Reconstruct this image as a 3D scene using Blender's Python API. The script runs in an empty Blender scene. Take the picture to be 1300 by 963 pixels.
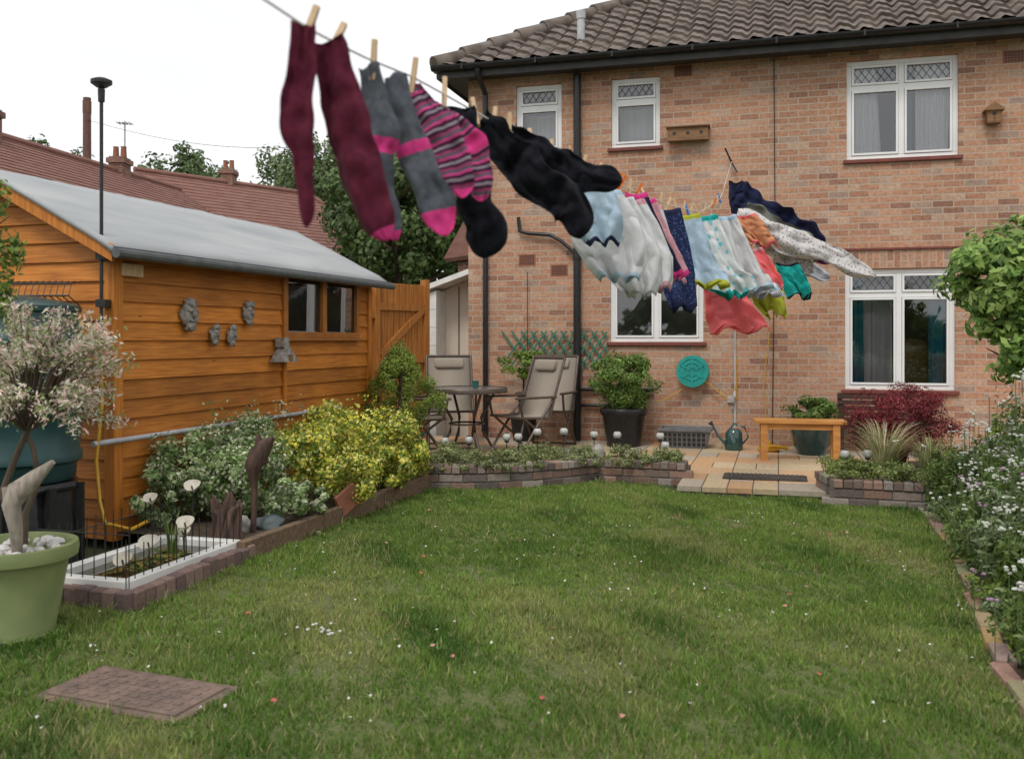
import bpy, math, random
import numpy as np
from mathutils import Vector, Matrix, noise
random.seed(7); rng=np.random.default_rng(7)
S=bpy.context.scene
col=S.collection
# ------------------------------------------------------------ materials
def nt(name):
    m=bpy.data.materials.new(name); m.use_nodes=True
    t=m.node_tree; b=t.nodes["Principled BSDF"]
    return m,t,b
def N(t,typ,**k):
    n=t.nodes.new(typ)
    for a,v in k.items():
        if a in n.inputs: n.inputs[a].default_value=v
        else: setattr(n,a,v)
    return n
def c4(c): return (c[0],c[1],c[2],1)
def nmat(name,c1,c2=None,scale=8,rough=.6,bump=0,metal=0,stretch=None,detail=5,spec=.4,coat=0):
    m,t,b=nt(name)
    b.inputs["Roughness"].default_value=rough; b.inputs["Metallic"].default_value=metal
    b.inputs["Specular IOR Level"].default_value=spec
    if coat: b.inputs["Coat Weight"].default_value=coat
    if c2 is None: c2=tuple(x*.75 for x in c1)
    tc=N(t,"ShaderNodeTexCoord"); mp=N(t,"ShaderNodeMapping")
    if stretch: mp.inputs["Scale"].default_value=stretch
    no=N(t,"ShaderNodeTexNoise",Scale=scale,Detail=detail)
    t.links.new(tc.outputs["Object"],mp.inputs[0]); t.links.new(mp.outputs[0],no.inputs["Vector"])
    r=N(t,"ShaderNodeValToRGB"); r.color_ramp.elements[0].position=.32; r.color_ramp.elements[1].position=.68
    r.color_ramp.elements[0].color=c4(c1); r.color_ramp.elements[1].color=c4(c2)
    t.links.new(no.outputs["Fac"],r.inputs[0]); t.links.new(r.outputs[0],b.inputs["Base Color"])
    if bump:
        bp=N(t,"ShaderNodeBump",Strength=bump,Distance=.01)
        t.links.new(no.outputs["Fac"],bp.inputs["Height"]); t.links.new(bp.outputs[0],b.inputs["Normal"])
    return m
def attrmat(name,rough=.6,trans=0,bump=0,nscale=30,spec=.3):
    m,t,b=nt(name); b.inputs["Roughness"].default_value=rough; b.inputs["Specular IOR Level"].default_value=spec
    a=N(t,"ShaderNodeAttribute",attribute_name="Col")
    out=t.nodes["Material Output"]
    tc=N(t,"ShaderNodeTexCoord"); no=N(t,"ShaderNodeTexNoise",Scale=nscale,Detail=5)
    t.links.new(tc.outputs["Object"],no.inputs["Vector"])
    mr=N(t,"ShaderNodeMapRange"); mr.inputs["To Min"].default_value=.65; mr.inputs["To Max"].default_value=1.35
    t.links.new(no.outputs["Fac"],mr.inputs["Value"])
    mx=N(t,"ShaderNodeVectorMath",operation='SCALE')
    t.links.new(a.outputs["Color"],mx.inputs[0]); t.links.new(mr.outputs[0],mx.inputs["Scale"])
    t.links.new(mx.outputs[0],b.inputs["Base Color"])
    if bump:
        bp=N(t,"ShaderNodeBump",Strength=bump,Distance=.01)
        t.links.new(no.outputs["Fac"],bp.inputs["Height"]); t.links.new(bp.outputs[0],b.inputs["Normal"])
    if trans:
        tr=N(t,"ShaderNodeBsdfTranslucent"); t.links.new(mx.outputs[0],tr.inputs["Color"])
        ms=N(t,"ShaderNodeMixShader"); ms.inputs[0].default_value=trans
        t.links.new(b.outputs[0],ms.inputs[1]); t.links.new(tr.outputs[0],ms.inputs[2]); t.links.new(ms.outputs[0],out.inputs[0])
    return m
def brickmat(name,ramp,mortar,bw=.225,rh=.075,soldier=False):
    m,t,b=nt(name); b.inputs["Roughness"].default_value=.88; b.inputs["Specular IOR Level"].default_value=.2
    tc=N(t,"ShaderNodeTexCoord"); sp=N(t,"ShaderNodeSeparateXYZ"); ad=N(t,"ShaderNodeMath",operation='ADD'); cb=N(t,"ShaderNodeCombineXYZ")
    t.links.new(tc.outputs["Object"],sp.inputs[0]); t.links.new(sp.outputs[0],ad.inputs[0]); t.links.new(sp.outputs[1],ad.inputs[1])
    if soldier:
        t.links.new(ad.outputs[0],cb.inputs[1]); t.links.new(sp.outputs[2],cb.inputs[0])
    else:
        t.links.new(ad.outputs[0],cb.inputs[0]); t.links.new(sp.outputs[2],cb.inputs[1])
    n0=N(t,"ShaderNodeTexNoise",Scale=14,Detail=2); t.links.new(cb.outputs[0],n0.inputs["Vector"])
    sc=N(t,"ShaderNodeVectorMath",operation='SCALE'); sc.inputs["Scale"].default_value=.006; t.links.new(n0.outputs["Color"],sc.inputs[0])
    av=N(t,"ShaderNodeVectorMath",operation='ADD'); t.links.new(cb.outputs[0],av.inputs[0]); t.links.new(sc.outputs[0],av.inputs[1])
    br=N(t,"ShaderNodeTexBrick"); t.links.new(av.outputs[0],br.inputs["Vector"])
    br.inputs["Color1"].default_value=(0,0,0,1); br.inputs["Color2"].default_value=(1,1,1,1); br.inputs["Mortar"].default_value=(.5,.5,.5,1)
    br.inputs["Scale"].default_value=1; br.inputs["Mortar Size"].default_value=.0065; br.inputs["Mortar Smooth"].default_value=.25
    br.inputs["Brick Width"].default_value=bw; br.inputs["Row Height"].default_value=rh
    r=N(t,"ShaderNodeValToRGB"); cr=r.color_ramp; cr.interpolation='LINEAR'
    while len(cr.elements)<len(ramp): cr.elements.new(.5)
    for i,(p,c) in enumerate(ramp): cr.elements[i].position=p; cr.elements[i].color=c4(c)
    t.links.new(br.outputs["Color"],r.inputs[0])
    n1=N(t,"ShaderNodeTexNoise",Scale=28,Detail=6); t.links.new(av.outputs[0],n1.inputs["Vector"])
    n2=N(t,"ShaderNodeTexNoise",Scale=.9,Detail=5); t.links.new(av.outputs[0],n2.inputs["Vector"])
    mr=N(t,"ShaderNodeMapRange"); mr.inputs["From Min"].default_value=.25; mr.inputs["From Max"].default_value=.75; mr.inputs["To Min"].default_value=.72; mr.inputs["To Max"].default_value=1.26
    t.links.new(n1.outputs["Fac"],mr.inputs["Value"])
    mr2=N(t,"ShaderNodeMapRange"); mr2.inputs["From Min"].default_value=.3; mr2.inputs["From Max"].default_value=.7; mr2.inputs["To Min"].default_value=.8; mr2.inputs["To Max"].default_value=1.12
    t.links.new(n2.outputs["Fac"],mr2.inputs["Value"])
    mm=N(t,"ShaderNodeMath",operation='MULTIPLY'); t.links.new(mr.outputs[0],mm.inputs[0]); t.links.new(mr2.outputs[0],mm.inputs[1])
    s1=N(t,"ShaderNodeVectorMath",operation='SCALE'); t.links.new(r.outputs[0],s1.inputs[0]); t.links.new(mm.outputs[0],s1.inputs["Scale"])
    mx=N(t,"ShaderNodeMix",data_type='RGBA'); t.links.new(br.outputs["Fac"],mx.inputs["Factor"]); t.links.new(s1.outputs[0],mx.inputs["A"]); mx.inputs["B"].default_value=c4(mortar)
    t.links.new(mx.outputs["Result"],b.inputs["Base Color"])
    iv=N(t,"ShaderNodeMath",operation='MULTIPLY_ADD'); t.links.new(br.outputs["Fac"],iv.inputs[0]); iv.inputs[1].default_value=-1; t.links.new(n1.outputs["Fac"],iv.inputs[2])
    bp=N(t,"ShaderNodeBump",Strength=.55,Distance=.006); t.links.new(iv.outputs[0],bp.inputs["Height"]); t.links.new(bp.outputs[0],b.inputs["Normal"])
    return m
def glassmat(name,tint=.93,add=.10):
    m,t,b=nt(name); t.nodes.remove(b); out=t.nodes["Material Output"]
    tr=N(t,"ShaderNodeBsdfTransparent"); tr.inputs[0].default_value=(tint,tint,tint,1)
    gl=N(t,"ShaderNodeBsdfGlossy"); gl.inputs["Roughness"].default_value=.02
    fr=N(t,"ShaderNodeFresnel",IOR=1.7); ad=N(t,"ShaderNodeMath",operation='ADD'); ad.inputs[1].default_value=add
    t.links.new(fr.outputs[0],ad.inputs[0])
    ms=N(t,"ShaderNodeMixShader"); t.links.new(ad.outputs[0],ms.inputs[0]); t.links.new(tr.outputs[0],ms.inputs[1]); t.links.new(gl.outputs[0],ms.inputs[2]); t.links.new(ms.outputs[0],out.inputs[0])
    return m
house_ramp=[(0,(.29,.155,.11)),(.14,(.40,.21,.135)),(.34,(.47,.255,.16)),(.55,(.50,.29,.19)),(.74,(.45,.24,.15)),(.88,(.52,.355,.25)),(1,(.34,.24,.19))]
M={}
M['brick']=brickmat("house_brick",house_ramp,(.45,.37,.295))
M['soldier']=brickmat("soldier_course",house_ramp,(.45,.37,.295),soldier=True)
M['farbrick']=brickmat("old_brick",[(0,(.14,.07,.05)),(.5,(.24,.11,.08)),(1,(.3,.17,.12))],(.3,.26,.22))
M['tile']=nmat("roof_tile",(.09,.068,.056),(.2,.165,.14),scale=5,rough=.85,bump=.4,detail=9)
M['redtile']=nmat("red_roof_tile",(.20,.09,.072),(.27,.14,.11),scale=2,rough=.85,detail=8,stretch=(1,1,6))
M['upvc']=nmat("white_upvc",(.82,.82,.81),(.74,.74,.73),scale=3,rough=.3)
M['glass']=glassmat("window_glass")
M['lead']=nmat("lead_strip",(.06,.06,.065),rough=.5)
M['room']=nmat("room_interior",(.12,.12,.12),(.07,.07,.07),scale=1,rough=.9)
M['sill']=nmat("sill_tile_red",(.22,.06,.045),(.14,.045,.035),scale=12,rough=.6)
M['black']=nmat("black_plastic",(.012,.012,.014),(.022,.022,.022),scale=20,rough=.35)
M['blackm']=nmat("black_metal",(.015,.015,.015),(.03,.028,.026),scale=30,rough=.45)
M['grey']=nmat("grey_plastic",(.16,.16,.165),(.11,.11,.11),scale=10,rough=.5)
M['lightgrey']=nmat("light_grey_pipe",(.5,.51,.52),(.36,.37,.38),scale=10,rough=.5)
M['shed']=nmat("shed_board",(.64,.235,.032),(.42,.13,.016),scale=3,rough=.6,bump=.35,stretch=(1.2,1.2,22),detail=8)
M['shedpost']=nmat("shed_trim",(.60,.22,.03),(.4,.125,.016),scale=3,rough=.6,bump=.3,stretch=(14,14,1),detail=7)
M['felt']=nmat("roof_felt",(.41,.42,.415),(.30,.315,.325),scale=1.6,rough=.85,bump=.15,detail=12,stretch=(.5,2.5,1))
M['feltedge']=nmat("roof_felt_edge",(.07,.075,.08),(.12,.125,.12),scale=9,rough=.8)
M['gate']=nmat("gate_board",(.46,.19,.04),(.28,.1,.02),scale=3,rough=.65,stretch=(16,16,1.2),bump=.2)
M['wood']=nmat("bench_wood",(.62,.3,.08),(.43,.18,.05),scale=4,rough=.5,stretch=(1,9,9))
M['boxwood']=nmat("birdbox_wood",(.27,.15,.07),(.17,.09,.045),scale=8,rough=.8,stretch=(1,8,8))
M['peg']=nmat("peg_wood",(.62,.44,.26),(.46,.31,.17),scale=60,rough=.6,stretch=(1,1,.2))
M['drift']=nmat("driftwood",(.13,.075,.055),(.035,.022,.018),scale=14,rough=.85,bump=.9,stretch=(2,2,.4))
M['bark']=nmat("bark",(.13,.095,.065),(.06,.045,.035),scale=14,rough=.9,bump=.8,stretch=(2,2,.5))
M['stone']=nmat("ornament_stone",(.42,.39,.35),(.17,.155,.14),scale=22,rough=.9,bump=.9)
M['soil']=nmat("soil",(.055,.038,.026),(.1,.075,.05),scale=22,rough=.95,bump=1,detail=9)
M['cream']=nmat("cream_render",(.68,.60,.5),(.6,.52,.43),scale=2,rough=.9)
M['white']=nmat("white_paint",(.76,.75,.71),(.62,.61,.57),scale=6,rough=.6)
M['teal']=nmat("teal_plastic",(.02,.34,.3),(.015,.25,.22),scale=10,rough=.4)
M['butt']=nmat("water_butt_green",(.012,.045,.048),(.024,.066,.066),scale=6,rough=.35)
M['potgreen']=nmat("sage_pot",(.24,.28,.12),(.17,.21,.085),scale=5,rough=.45)
M['glaze']=nmat("glazed_pot",(.02,.05,.05),(.035,.085,.075),scale=14,rough=.12,coat=.6)
M['yellow']=nmat("yellow_hose",(.6,.33,.02),(.5,.26,.02),rough=.4)
M['beige']=nmat("chair_mesh",(.36,.31,.25),(.28,.24,.19),scale=120,rough=.8)
M['chairframe']=nmat("chair_frame",(.09,.07,.055),(.13,.1,.08),scale=20,rough=.35,metal=.3)
M['tabletop']=nmat("table_top",(.2,.19,.18),(.13,.12,.12),scale=30,rough=.15)
M['trellis']=nmat("trellis_green",(.04,.14,.09),(.07,.2,.13),scale=20,rough=.7)
M['curtain']=nmat("white_curtain",(.82,.83,.84),(.66,.67,.69),scale=3,rough=.9,stretch=(14,1,.2))
M['tealcurtain']=nmat("teal_curtain",(.012,.17,.24),(.02,.26,.33),scale=3,rough=.9,stretch=(16,1,.2))
M['blind']=nmat("blind_slat",(.13,.12,.105),(.09,.085,.075),rough=.6)
M['terracotta']=nmat("terracotta",(.3,.12,.07),(.22,.085,.05),scale=12,rough=.85,bump=.3)
M['ball']=nmat("solar_globe",(.58,.58,.54),(.38,.38,.36),scale=25,rough=.15)
M['water']=nmat("pond_water",(.02,.025,.012),(.05,.05,.02),scale=8,rough=.05,detail=3,spec=.6)
M['rust']=nmat("rusty_cover",(.21,.14,.11),(.11,.08,.065),scale=18,rough=.8,bump=.6,detail=9)
M['leaf']=attrmat("leaf_foliage",rough=.5,trans=.3,nscale=3)
M['grass']=attrmat("grass_blades",rough=.6,trans=.3,nscale=6,spec=.2)
M['slab']=attrmat("paving_slab",rough=.85,bump=.3,nscale=26)
M['wallbrick']=attrmat("garden_wall_brick",rough=.9,bump=.6,nscale=45)
M['mortar']=nmat("garden_mortar",(.16,.14,.12),(.1,.09,.08),scale=20,rough=.95)
# ------------------------------------------------------------ mesh helpers
def empty(name,loc=(0,0,0),rz=0):
    e=bpy.data.objects.new(name,None); e.location=loc; e.rotation_euler=(0,0,rz); e.empty_display_size=.2; col.objects.link(e); return e
def addobj(name,me,mats,parent=None,smooth=False):
    o=bpy.data.objects.new(name,me)
    for m in (mats if isinstance(mats,(list,tuple)) else [mats]): me.materials.append(m)
    if smooth and len(me.polygons): me.polygons.foreach_set("use_smooth",[True]*len(me.polygons))
    col.objects.link(o)
    if parent: o.parent=parent
    return o
def mesh(name,V,F,mats,parent=None,smooth=False,midx=None):
    me=bpy.data.meshes.new(name); me.from_pydata([tuple(v) for v in V],[],F)
    if midx is not None: me.polygons.foreach_set("material_index",midx)
    me.update(); return addobj(name,me,mats,parent,smooth)
class B:
    """accumulates many shaped parts in one mesh"""
    def __init__(s): s.V=[]; s.F=[]; s.C=[]; s.MI=[]
    def add(s,V,F,c=(1,1,1),mi=0):
        o=len(s.V); s.V+=[tuple(v) for v in V]; s.F+=[tuple(i+o for i in f) for f in F]; s.C+=[c]*len(V); s.MI+=[mi]*len(F); return s
    def box(s,x0,x1,y0,y1,z0,z1,c=(1,1,1),mi=0,M4=None,ch=0):
        if ch:
            V=[];
            for z,i in ((z0,ch),(z0+ch,0),(z1-ch,0),(z1,ch)):
                V+=[(x0+i,y0+i,z),(x1-i,y0+i,z),(x1-i,y1-i,z),(x0+i,y1-i,z)]
            F=[(3,2,1,0),(12,13,14,15)]
            for k in range(3):
                for j in range(4):
                    a=k*4+j; b2=k*4+(j+1)%4; F.append((a,b2,b2+4,a+4))
        else:
            V=[(x0,y0,z0),(x1,y0,z0),(x1,y1,z0),(x0,y1,z0),(x0,y0,z1),(x1,y0,z1),(x1,y1,z1),(x0,y1,z1)]
            F=[(3,2,1,0),(4,5,6,7),(0,1,5,4),(1,2,6,5),(2,3,7,6),(3,0,4,7)]
        if M4 is not None: V=[M4@Vector(v) for v in V]
        return s.add(V,F,c,mi)
    def tube(s,P,R,n=8,c=(1,1,1),mi=0,cap=True):
        P=[Vector(p) for p in P]
        if not isinstance(R,(list,tuple)): R=[R]*len(P)
        V=[];F=[]; ref=None
        for i,p in enumerate(P):
            T=(P[min(i+1,len(P)-1)]-P[max(i-1,0)]).normalized()
            if ref is None: ref=Vector((0,0,1)) if abs(T.z)<.9 else Vector((1,0,0))
            a=T.cross(ref); 
            if a.length<1e-4: a=T.cross(Vector((1,0,0)))
            a.normalize(); b2=T.cross(a); 
            for k in range(n):
                th=2*math.pi*k/n; V.append(p+a*(math.cos(th)*R[i])+b2*(math.sin(th)*R[i]))
        for i in range(len(P)-1):
            for k in range(n):
                F.append((i*n+k,i*n+(k+1)%n,(i+1)*n+(k+1)%n,(i+1)*n+k))
        if cap: F.append(tuple(range(n))[::-1]); F.append(tuple((len(P)-1)*n+k for k in range(n)))
        return s.add(V,F,c,mi)
    def lathe(s,prof,ctr=(0,0,0),n=28,c=(1,1,1),mi=0):
        V=[];F=[]
        for r,z in prof:
            for k in range(n):
                th=2*math.pi*k/n; V.append((ctr[0]+r*math.cos(th),ctr[1]+r*math.sin(th),ctr[2]+z))
        for i in range(len(prof)-1):
            for k in range(n): F.append((i*n+k,i*n+(k+1)%n,(i+1)*n+(k+1)%n,(i+1)*n+k))
        return s.add(V,F,c,mi)
    def ball(s,ctr,r,c=(1,1,1),mi=0,n=12):
        if not isinstance(r,(tuple,list)): r=(r,r,r)
        V=[];F=[]; m=n//2+1
        for i in range(m):
            ph=math.pi*(i+.02)/(m-1+.04)
            for k in range(n):
                th=2*math.pi*k/n; V.append((ctr[0]+r[0]*math.sin(ph)*math.cos(th),ctr[1]+r[1]*math.sin(ph)*math.sin(th),ctr[2]+r[2]*math.cos(ph)))
        for i in range(m-1):
            for k in range(n): F.append((i*n+k,(i+1)*n+k,(i+1)*n+(k+1)%n,i*n+(k+1)%n))
        return s.add(V,F,c,mi)
    def make(s,name,mats,parent=None,smooth=False,attr=False,loc=None,rz=0):
        me=bpy.data.meshes.new(name); me.from_pydata(s.V,[],s.F); me.polygons.foreach_set("material_index",s.MI)
        if attr:
            a=me.color_attributes.new("Col",'FLOAT_COLOR','POINT'); C=np.ones((len(s.V),4),np.float32); C[:,:3]=np.array(s.C); a.data.foreach_set("color",C.ravel())
        me.update(); o=addobj(name,me,mats,parent,smooth)
        if smooth:
            try: me.set_sharp_from_angle(angle=math.radians(45))
            except Exception: pass
        if loc: o.location=loc
        o.rotation_euler[2]=rz
        return o
def poly_mesh(name,V,k,C,mat,parent=None):
    n=len(V)//k; me=bpy.data.meshes.new(name)
    me.vertices.add(len(V)); me.vertices.foreach_set("co",np.asarray(V,np.float32).ravel())
    me.loops.add(n*k); me.loops.foreach_set("vertex_index",np.arange(n*k,dtype=np.int32))
    me.polygons.add(n); me.polygons.foreach_set("loop_start",np.arange(0,n*k,k,dtype=np.int32)); me.polygons.foreach_set("loop_total",np.full(n,k,np.int32))
    me.update(calc_edges=True)
    a=me.color_attributes.new("Col",'FLOAT_COLOR','POINT'); CC=np.ones((len(V),4),np.float32); CC[:,:3]=np.repeat(C,k,axis=0); a.data.foreach_set("color",CC.ravel())
    return addobj(name,me,mat,parent)
def unit(a): return a/np.maximum(np.linalg.norm(a,axis=1,keepdims=True),1e-6)
def leaves(name,P,Nn,size,C,parent=None,aspect=.5,mat=None):
    n=len(P); s=(size*rng.uniform(.6,1.3,n))[:,None]
    Nn=unit(Nn); t=unit(np.cross(Nn,rng.normal(size=(n,3)))); b=np.cross(Nn,t)
    V=np.stack([P-t*s,P-b*s*aspect+Nn*s*.15,P+t*s,P+b*s*aspect+Nn*s*.15],axis=1).reshape(-1,3)
    return poly_mesh(name,V,4,C,mat or M['leaf'],parent)
def clumpy(c,r,n,k,pal,spread=.26,inner=.45,zmin=None,vary=.3,cone=False):
    """leaf positions, normals, colours inside a lumpy crown"""
    c=np.array(c,float); r=np.array(r,float)
    d=unit(rng.normal(size=(k,3))); f=rng.uniform(inner,1,k)[:,None]**.6
    cc=d*f*.82
    if cone: cc[:,:2]*=np.clip((1-cc[:,2:3])*.85,.12,1.2)
    ci=rng.integers(0,k,n); off=rng.normal(size=(n,3)); off=unit(off)*rng.uniform(.1,1,(n,1))**.5*spread*rng.uniform(.6,1.35,k)[ci][:,None]
    p=cc[ci]+off; P=c+p*r
    if zmin is not None: P[:,2]=np.maximum(P[:,2],zmin+rng.uniform(0,.03,n))
    Nn=unit(off/spread+p*.6+rng.normal(size=(n,3))*.5)
    pal=np.array(pal); C=pal[rng.integers(0,len(pal),n)]*(rng.uniform(1-vary,1+vary,k)[ci][:,None])*rng.uniform(.85,1.15,(n,1))
    return P,Nn,C
def cat(L): return [np.concatenate([l[i] for l in L]) for i in range(3)]
# ------------------------------------------------------------ world, sun, camera
w=bpy.data.worlds.new("World"); S.world=w; w.use_nodes=True; t=w.node_tree; bg=t.nodes["Background"]
sky=N(t,"ShaderNodeTexSky",sky_type='NISHITA'); sky.sun_disc=False
SUN_EL=math.radians(52); SUN_AZ=math.radians(200)
sky.sun_elevation=SUN_EL; sky.sun_rotation=SUN_AZ; sky.dust_density=3
tc=N(t,"ShaderNodeTexCoord"); cn=N(t,"ShaderNodeTexNoise",Scale=2.2,Detail=6); mp=N(t,"ShaderNodeMapping"); mp.inputs["Scale"].default_value=(1,1,3)
t.links.new(tc.outputs["Generated"],mp.inputs[0]); t.links.new(mp.outputs[0],cn.inputs["Vector"])
cr=N(t,"ShaderNodeValToRGB"); cr.color_ramp.elements[0].position=.3; cr.color_ramp.elements[1].position=.72
cr.color_ramp.elements[0].color=(.83,.845,.88,1); cr.color_ramp.elements[1].color=(1,1,1,1)
t.links.new(cn.outputs["Fac"],cr.inputs[0])
vm=N(t,"ShaderNodeVectorMath",operation='SCALE'); vm.inputs["Scale"].default_value=12.6; t.links.new(cr.outputs[0],vm.inputs[0])
mx=N(t,"ShaderNodeMix",data_type='RGBA'); mx.inputs["Factor"].default_value=.9
t.links.new(sky.outputs[0],mx.inputs["A"]); t.links.new(vm.outputs[0],mx.inputs["B"]); t.links.new(mx.outputs["Result"],bg.inputs[0]); bg.inputs[1].default_value=.1
L=bpy.data.lights.new("sun","SUN"); L.energy=1.5; L.angle=math.radians(16); L.color=(1,.975,.93); lo=bpy.data.objects.new("sun",L); col.objects.link(lo)
sd=Vector((math.sin(SUN_AZ)*math.cos(SUN_EL),math.cos(SUN_AZ)*math.cos(SUN_EL),math.sin(SUN_EL)))
lo.rotation_euler=sd.to_track_quat('Z','Y').to_euler()
cam=bpy.data.cameras.new("camera"); co=bpy.data.objects.new("camera",cam); col.objects.link(co); S.camera=co
cam.sensor_width=36; cam.lens=33.2; cam.shift_y=-.0396; cam.clip_end=2000; co.location=(0,0,1.35); co.rotation_euler=(math.radians(90),0,0)
cam.dof.use_dof=True; cam.dof.focus_distance=9.0; cam.dof.aperture_fstop=3.6
S.view_settings.view_transform='Standard'; S.view_settings.look='None'; S.view_settings.exposure=0
# ------------------------------------------------------------ ground
GP=nmat("ground_grass",(.05,.075,.022),(.085,.1,.035),scale=3,rough=.95,detail=9)
mesh("ground",[(-500,-300,-.01),(500,-300,-.01),(500,700,-.01),(-500,700,-.01)],[(0,1,2,3)],GP)
lawn=[(-1.61,5.68),(-.70,8.44),(-.21,8.44),(.36,8.62),(.82,8.9),(1.38,8.66),(1.45,8.19),(2.6,7.87),(2.6,7.64),(3.2,7.42),(2.86,6.23),(1.97,3.86),(1.5,2.3),(1.3,1.2),(-3.6,1.2),(-3.6,5.0),(-2.4,4.95),(-1.86,4.58)]
m,t,b=nt("lawn_turf"); b.inputs["Roughness"].default_value=.95
tc=N(t,"ShaderNodeTexCoord"); n1=N(t,"ShaderNodeTexNoise",Scale=60,Detail=8)
t.links.new(tc.outputs["Object"],n1.inputs["Vector"])
r=N(t,"ShaderNodeValToRGB"); r.color_ramp.elements[0].color=(.045,.065,.018,1); r.color_ramp.elements[1].color=(.16,.165,.06,1); t.links.new(n1.outputs["Fac"],r.inputs[0]); t.links.new(r.outputs[0],b.inputs["Base Color"])
mesh("lawn_turf",[(x,y,.004) for x,y in lawn],[tuple(range(len(lawn)))[::-1]],m)
def inpoly(x,y,poly):
    ins=np.zeros(len(x),bool); j=len(poly)-1
    for i in range(len(poly)):
        xi,yi=poly[i]; xj,yj=poly[j]
        c=((yi>y)!=(yj>y))&(x<(xj-xi)*(y-yi)/(yj-yi+1e-12)+xi); ins^=c; j=i
    return ins
_w=rng.normal(size=(14,2)); _p=rng.uniform(0,6.28,14)
def sn(x,y,s,o):
    v=np.zeros(len(x))
    for i in range(7):
        a=_w[(i+int(o*3))%14]; v+=np.sin((a[0]*x+a[1]*y)*s*1.6+_p[i]+o)
    return v/3.2
DA=math.radians(-21); DC=(-1.42,3.58)
drain=Matrix.Translation((DC[0],DC[1],0))@Matrix.Rotation(DA,4,'Z')
def blades(n,ymin,ymax,hh):
    x=rng.uniform(-3.6,3.3,n); y=rng.uniform(ymin,ymax,n)
    k=inpoly(x,y,lawn); dx=x-DC[0]; dy=y-DC[1]; a=-DA; u=dx*math.cos(a)-dy*math.sin(a); v=dx*math.sin(a)+dy*math.cos(a)
    k&=~((abs(u)<.33)&(abs(v)<.172)); x=x[k];y=y[k]
    f1=sn(x,y,1.2,.3); f2=sn(x,y,3.3,1.7); f3=sn(x,y,9,4.1); f4=sn(x,y,1.9,3.1); f5=sn(x,y,22,2.4); f6=sn(x,y,5.5,1.1)
    bare=((sn(x,y,1.6,5.0)+.8*sn(x,y,7,2.2)+.5*f5)>1.45)&(y>4.4)
    keep=~((bare&(rng.random(len(x))<.5))|((f5<-.6)&(rng.random(len(x))<.5))); x=x[keep];y=y[keep];f1=f1[keep];f2=f2[keep];f3=f3[keep];f4=f4[keep];f5=f5[keep];f6=f6[keep];bare=bare[keep]
    n=len(x); h=hh*rng.uniform(.5,1.3,n)*(1+.3*np.clip(f2,-1,1)+.3*np.clip(f3,-1,1)+.3*np.clip(f5,-1,1)); wd=.0026*rng.uniform(.7,1.5,n)*(1+y*.06)
    th=rng.uniform(0,math.pi*2,n); ld=rng.uniform(0,math.pi*2,n); le=h*rng.uniform(.1,.9,n)
    base=np.stack([x,y,np.full(n,.003)],1); wv=np.stack([np.cos(th)*wd,np.sin(th)*wd,np.zeros(n)],1)
    tip=base+np.stack([np.cos(ld)*le,np.sin(ld)*le,h],1)
    V=np.stack([base-wv,base+wv,tip],1).reshape(-1,3)
    g1=np.array([.125,.215,.038]); g2=np.array([.21,.31,.065]); dry=np.array([.38,.34,.16]); dk=np.array([.065,.145,.024]); yl=np.array([.31,.345,.105])
    m1=np.clip(.5+.45*f1+.35*f3,0,1)[:,None]; C=g1*(1-m1)+g2*m1
    m3=np.clip(f4*.8+.35*f6-.3,0,.8)[:,None]; C=C*(1-m3)+yl*m3
    m2=np.clip(.75*f2+.4*f6-.25,0,.85)[:,None]; C=C*(1-m2)+dk*m2
    dr=((rng.random(n)<(.07+.18*np.clip(f4+.4*f3,0,1)))|(bare&(rng.random(n)<.7)))[:,None]; C=np.where(dr,dry,C)*rng.uniform(.7,1.3,(n,1))
    return V,C
a=blades(320000,1.6,5.2,.027); b_=blades(280000,5.2,9,.029)
poly_mesh("lawn",np.concatenate([a[0],b_[0]]),3,np.concatenate([a[1],b_[1]]),M['grass'])
bb=B()
for i in range(230):
    x=random.uniform(-2.3,2.7); y=random.uniform(3.2,8.3)
    if not inpoly(np.array([x]),np.array([y]),lawn)[0]: continue
    q=random.random(); c=(.8,.78,.72) if q<.84 else (.6,.14,.12)
    s_=.007 if q<.84 else .013
    if q>.93: c=(.7,.34,.28)
    th=random.uniform(0,6); pts=[(x+s_*math.cos(th+k*math.pi/3)*random.uniform(.7,1.2),y+s_*math.sin(th+k*math.pi/3),.034+random.uniform(-.006,.006)) for k in range(6)]
    bb.add(pts,[(0,1,2,3,4,5)],c)
for i in range(16):
    x=-.86+random.uniform(-.12,.12); y=4.25+random.uniform(-.12,.12); bb.ball((x,y,.036),(.009,.009,.005),(.8,.8,.76),n=6)
bb.make("lawn_daisies",M['leaf'],attr=True)
bb=B(); bb.box(-.34,.34,-.18,.18,.0,.016,ch=.005); bb.box(-.30,.30,-.145,.145,.016,.022,ch=.004)
for i in range(11):
    for j in range(5):
        bb.box(-.275+i*.05,-.245+i*.05,-.12+j*.05,-.092+j*.05,.022,.025,ch=.001)
o=bb.make("drain_cover",M['rust']); o.matrix_world=drain
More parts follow.
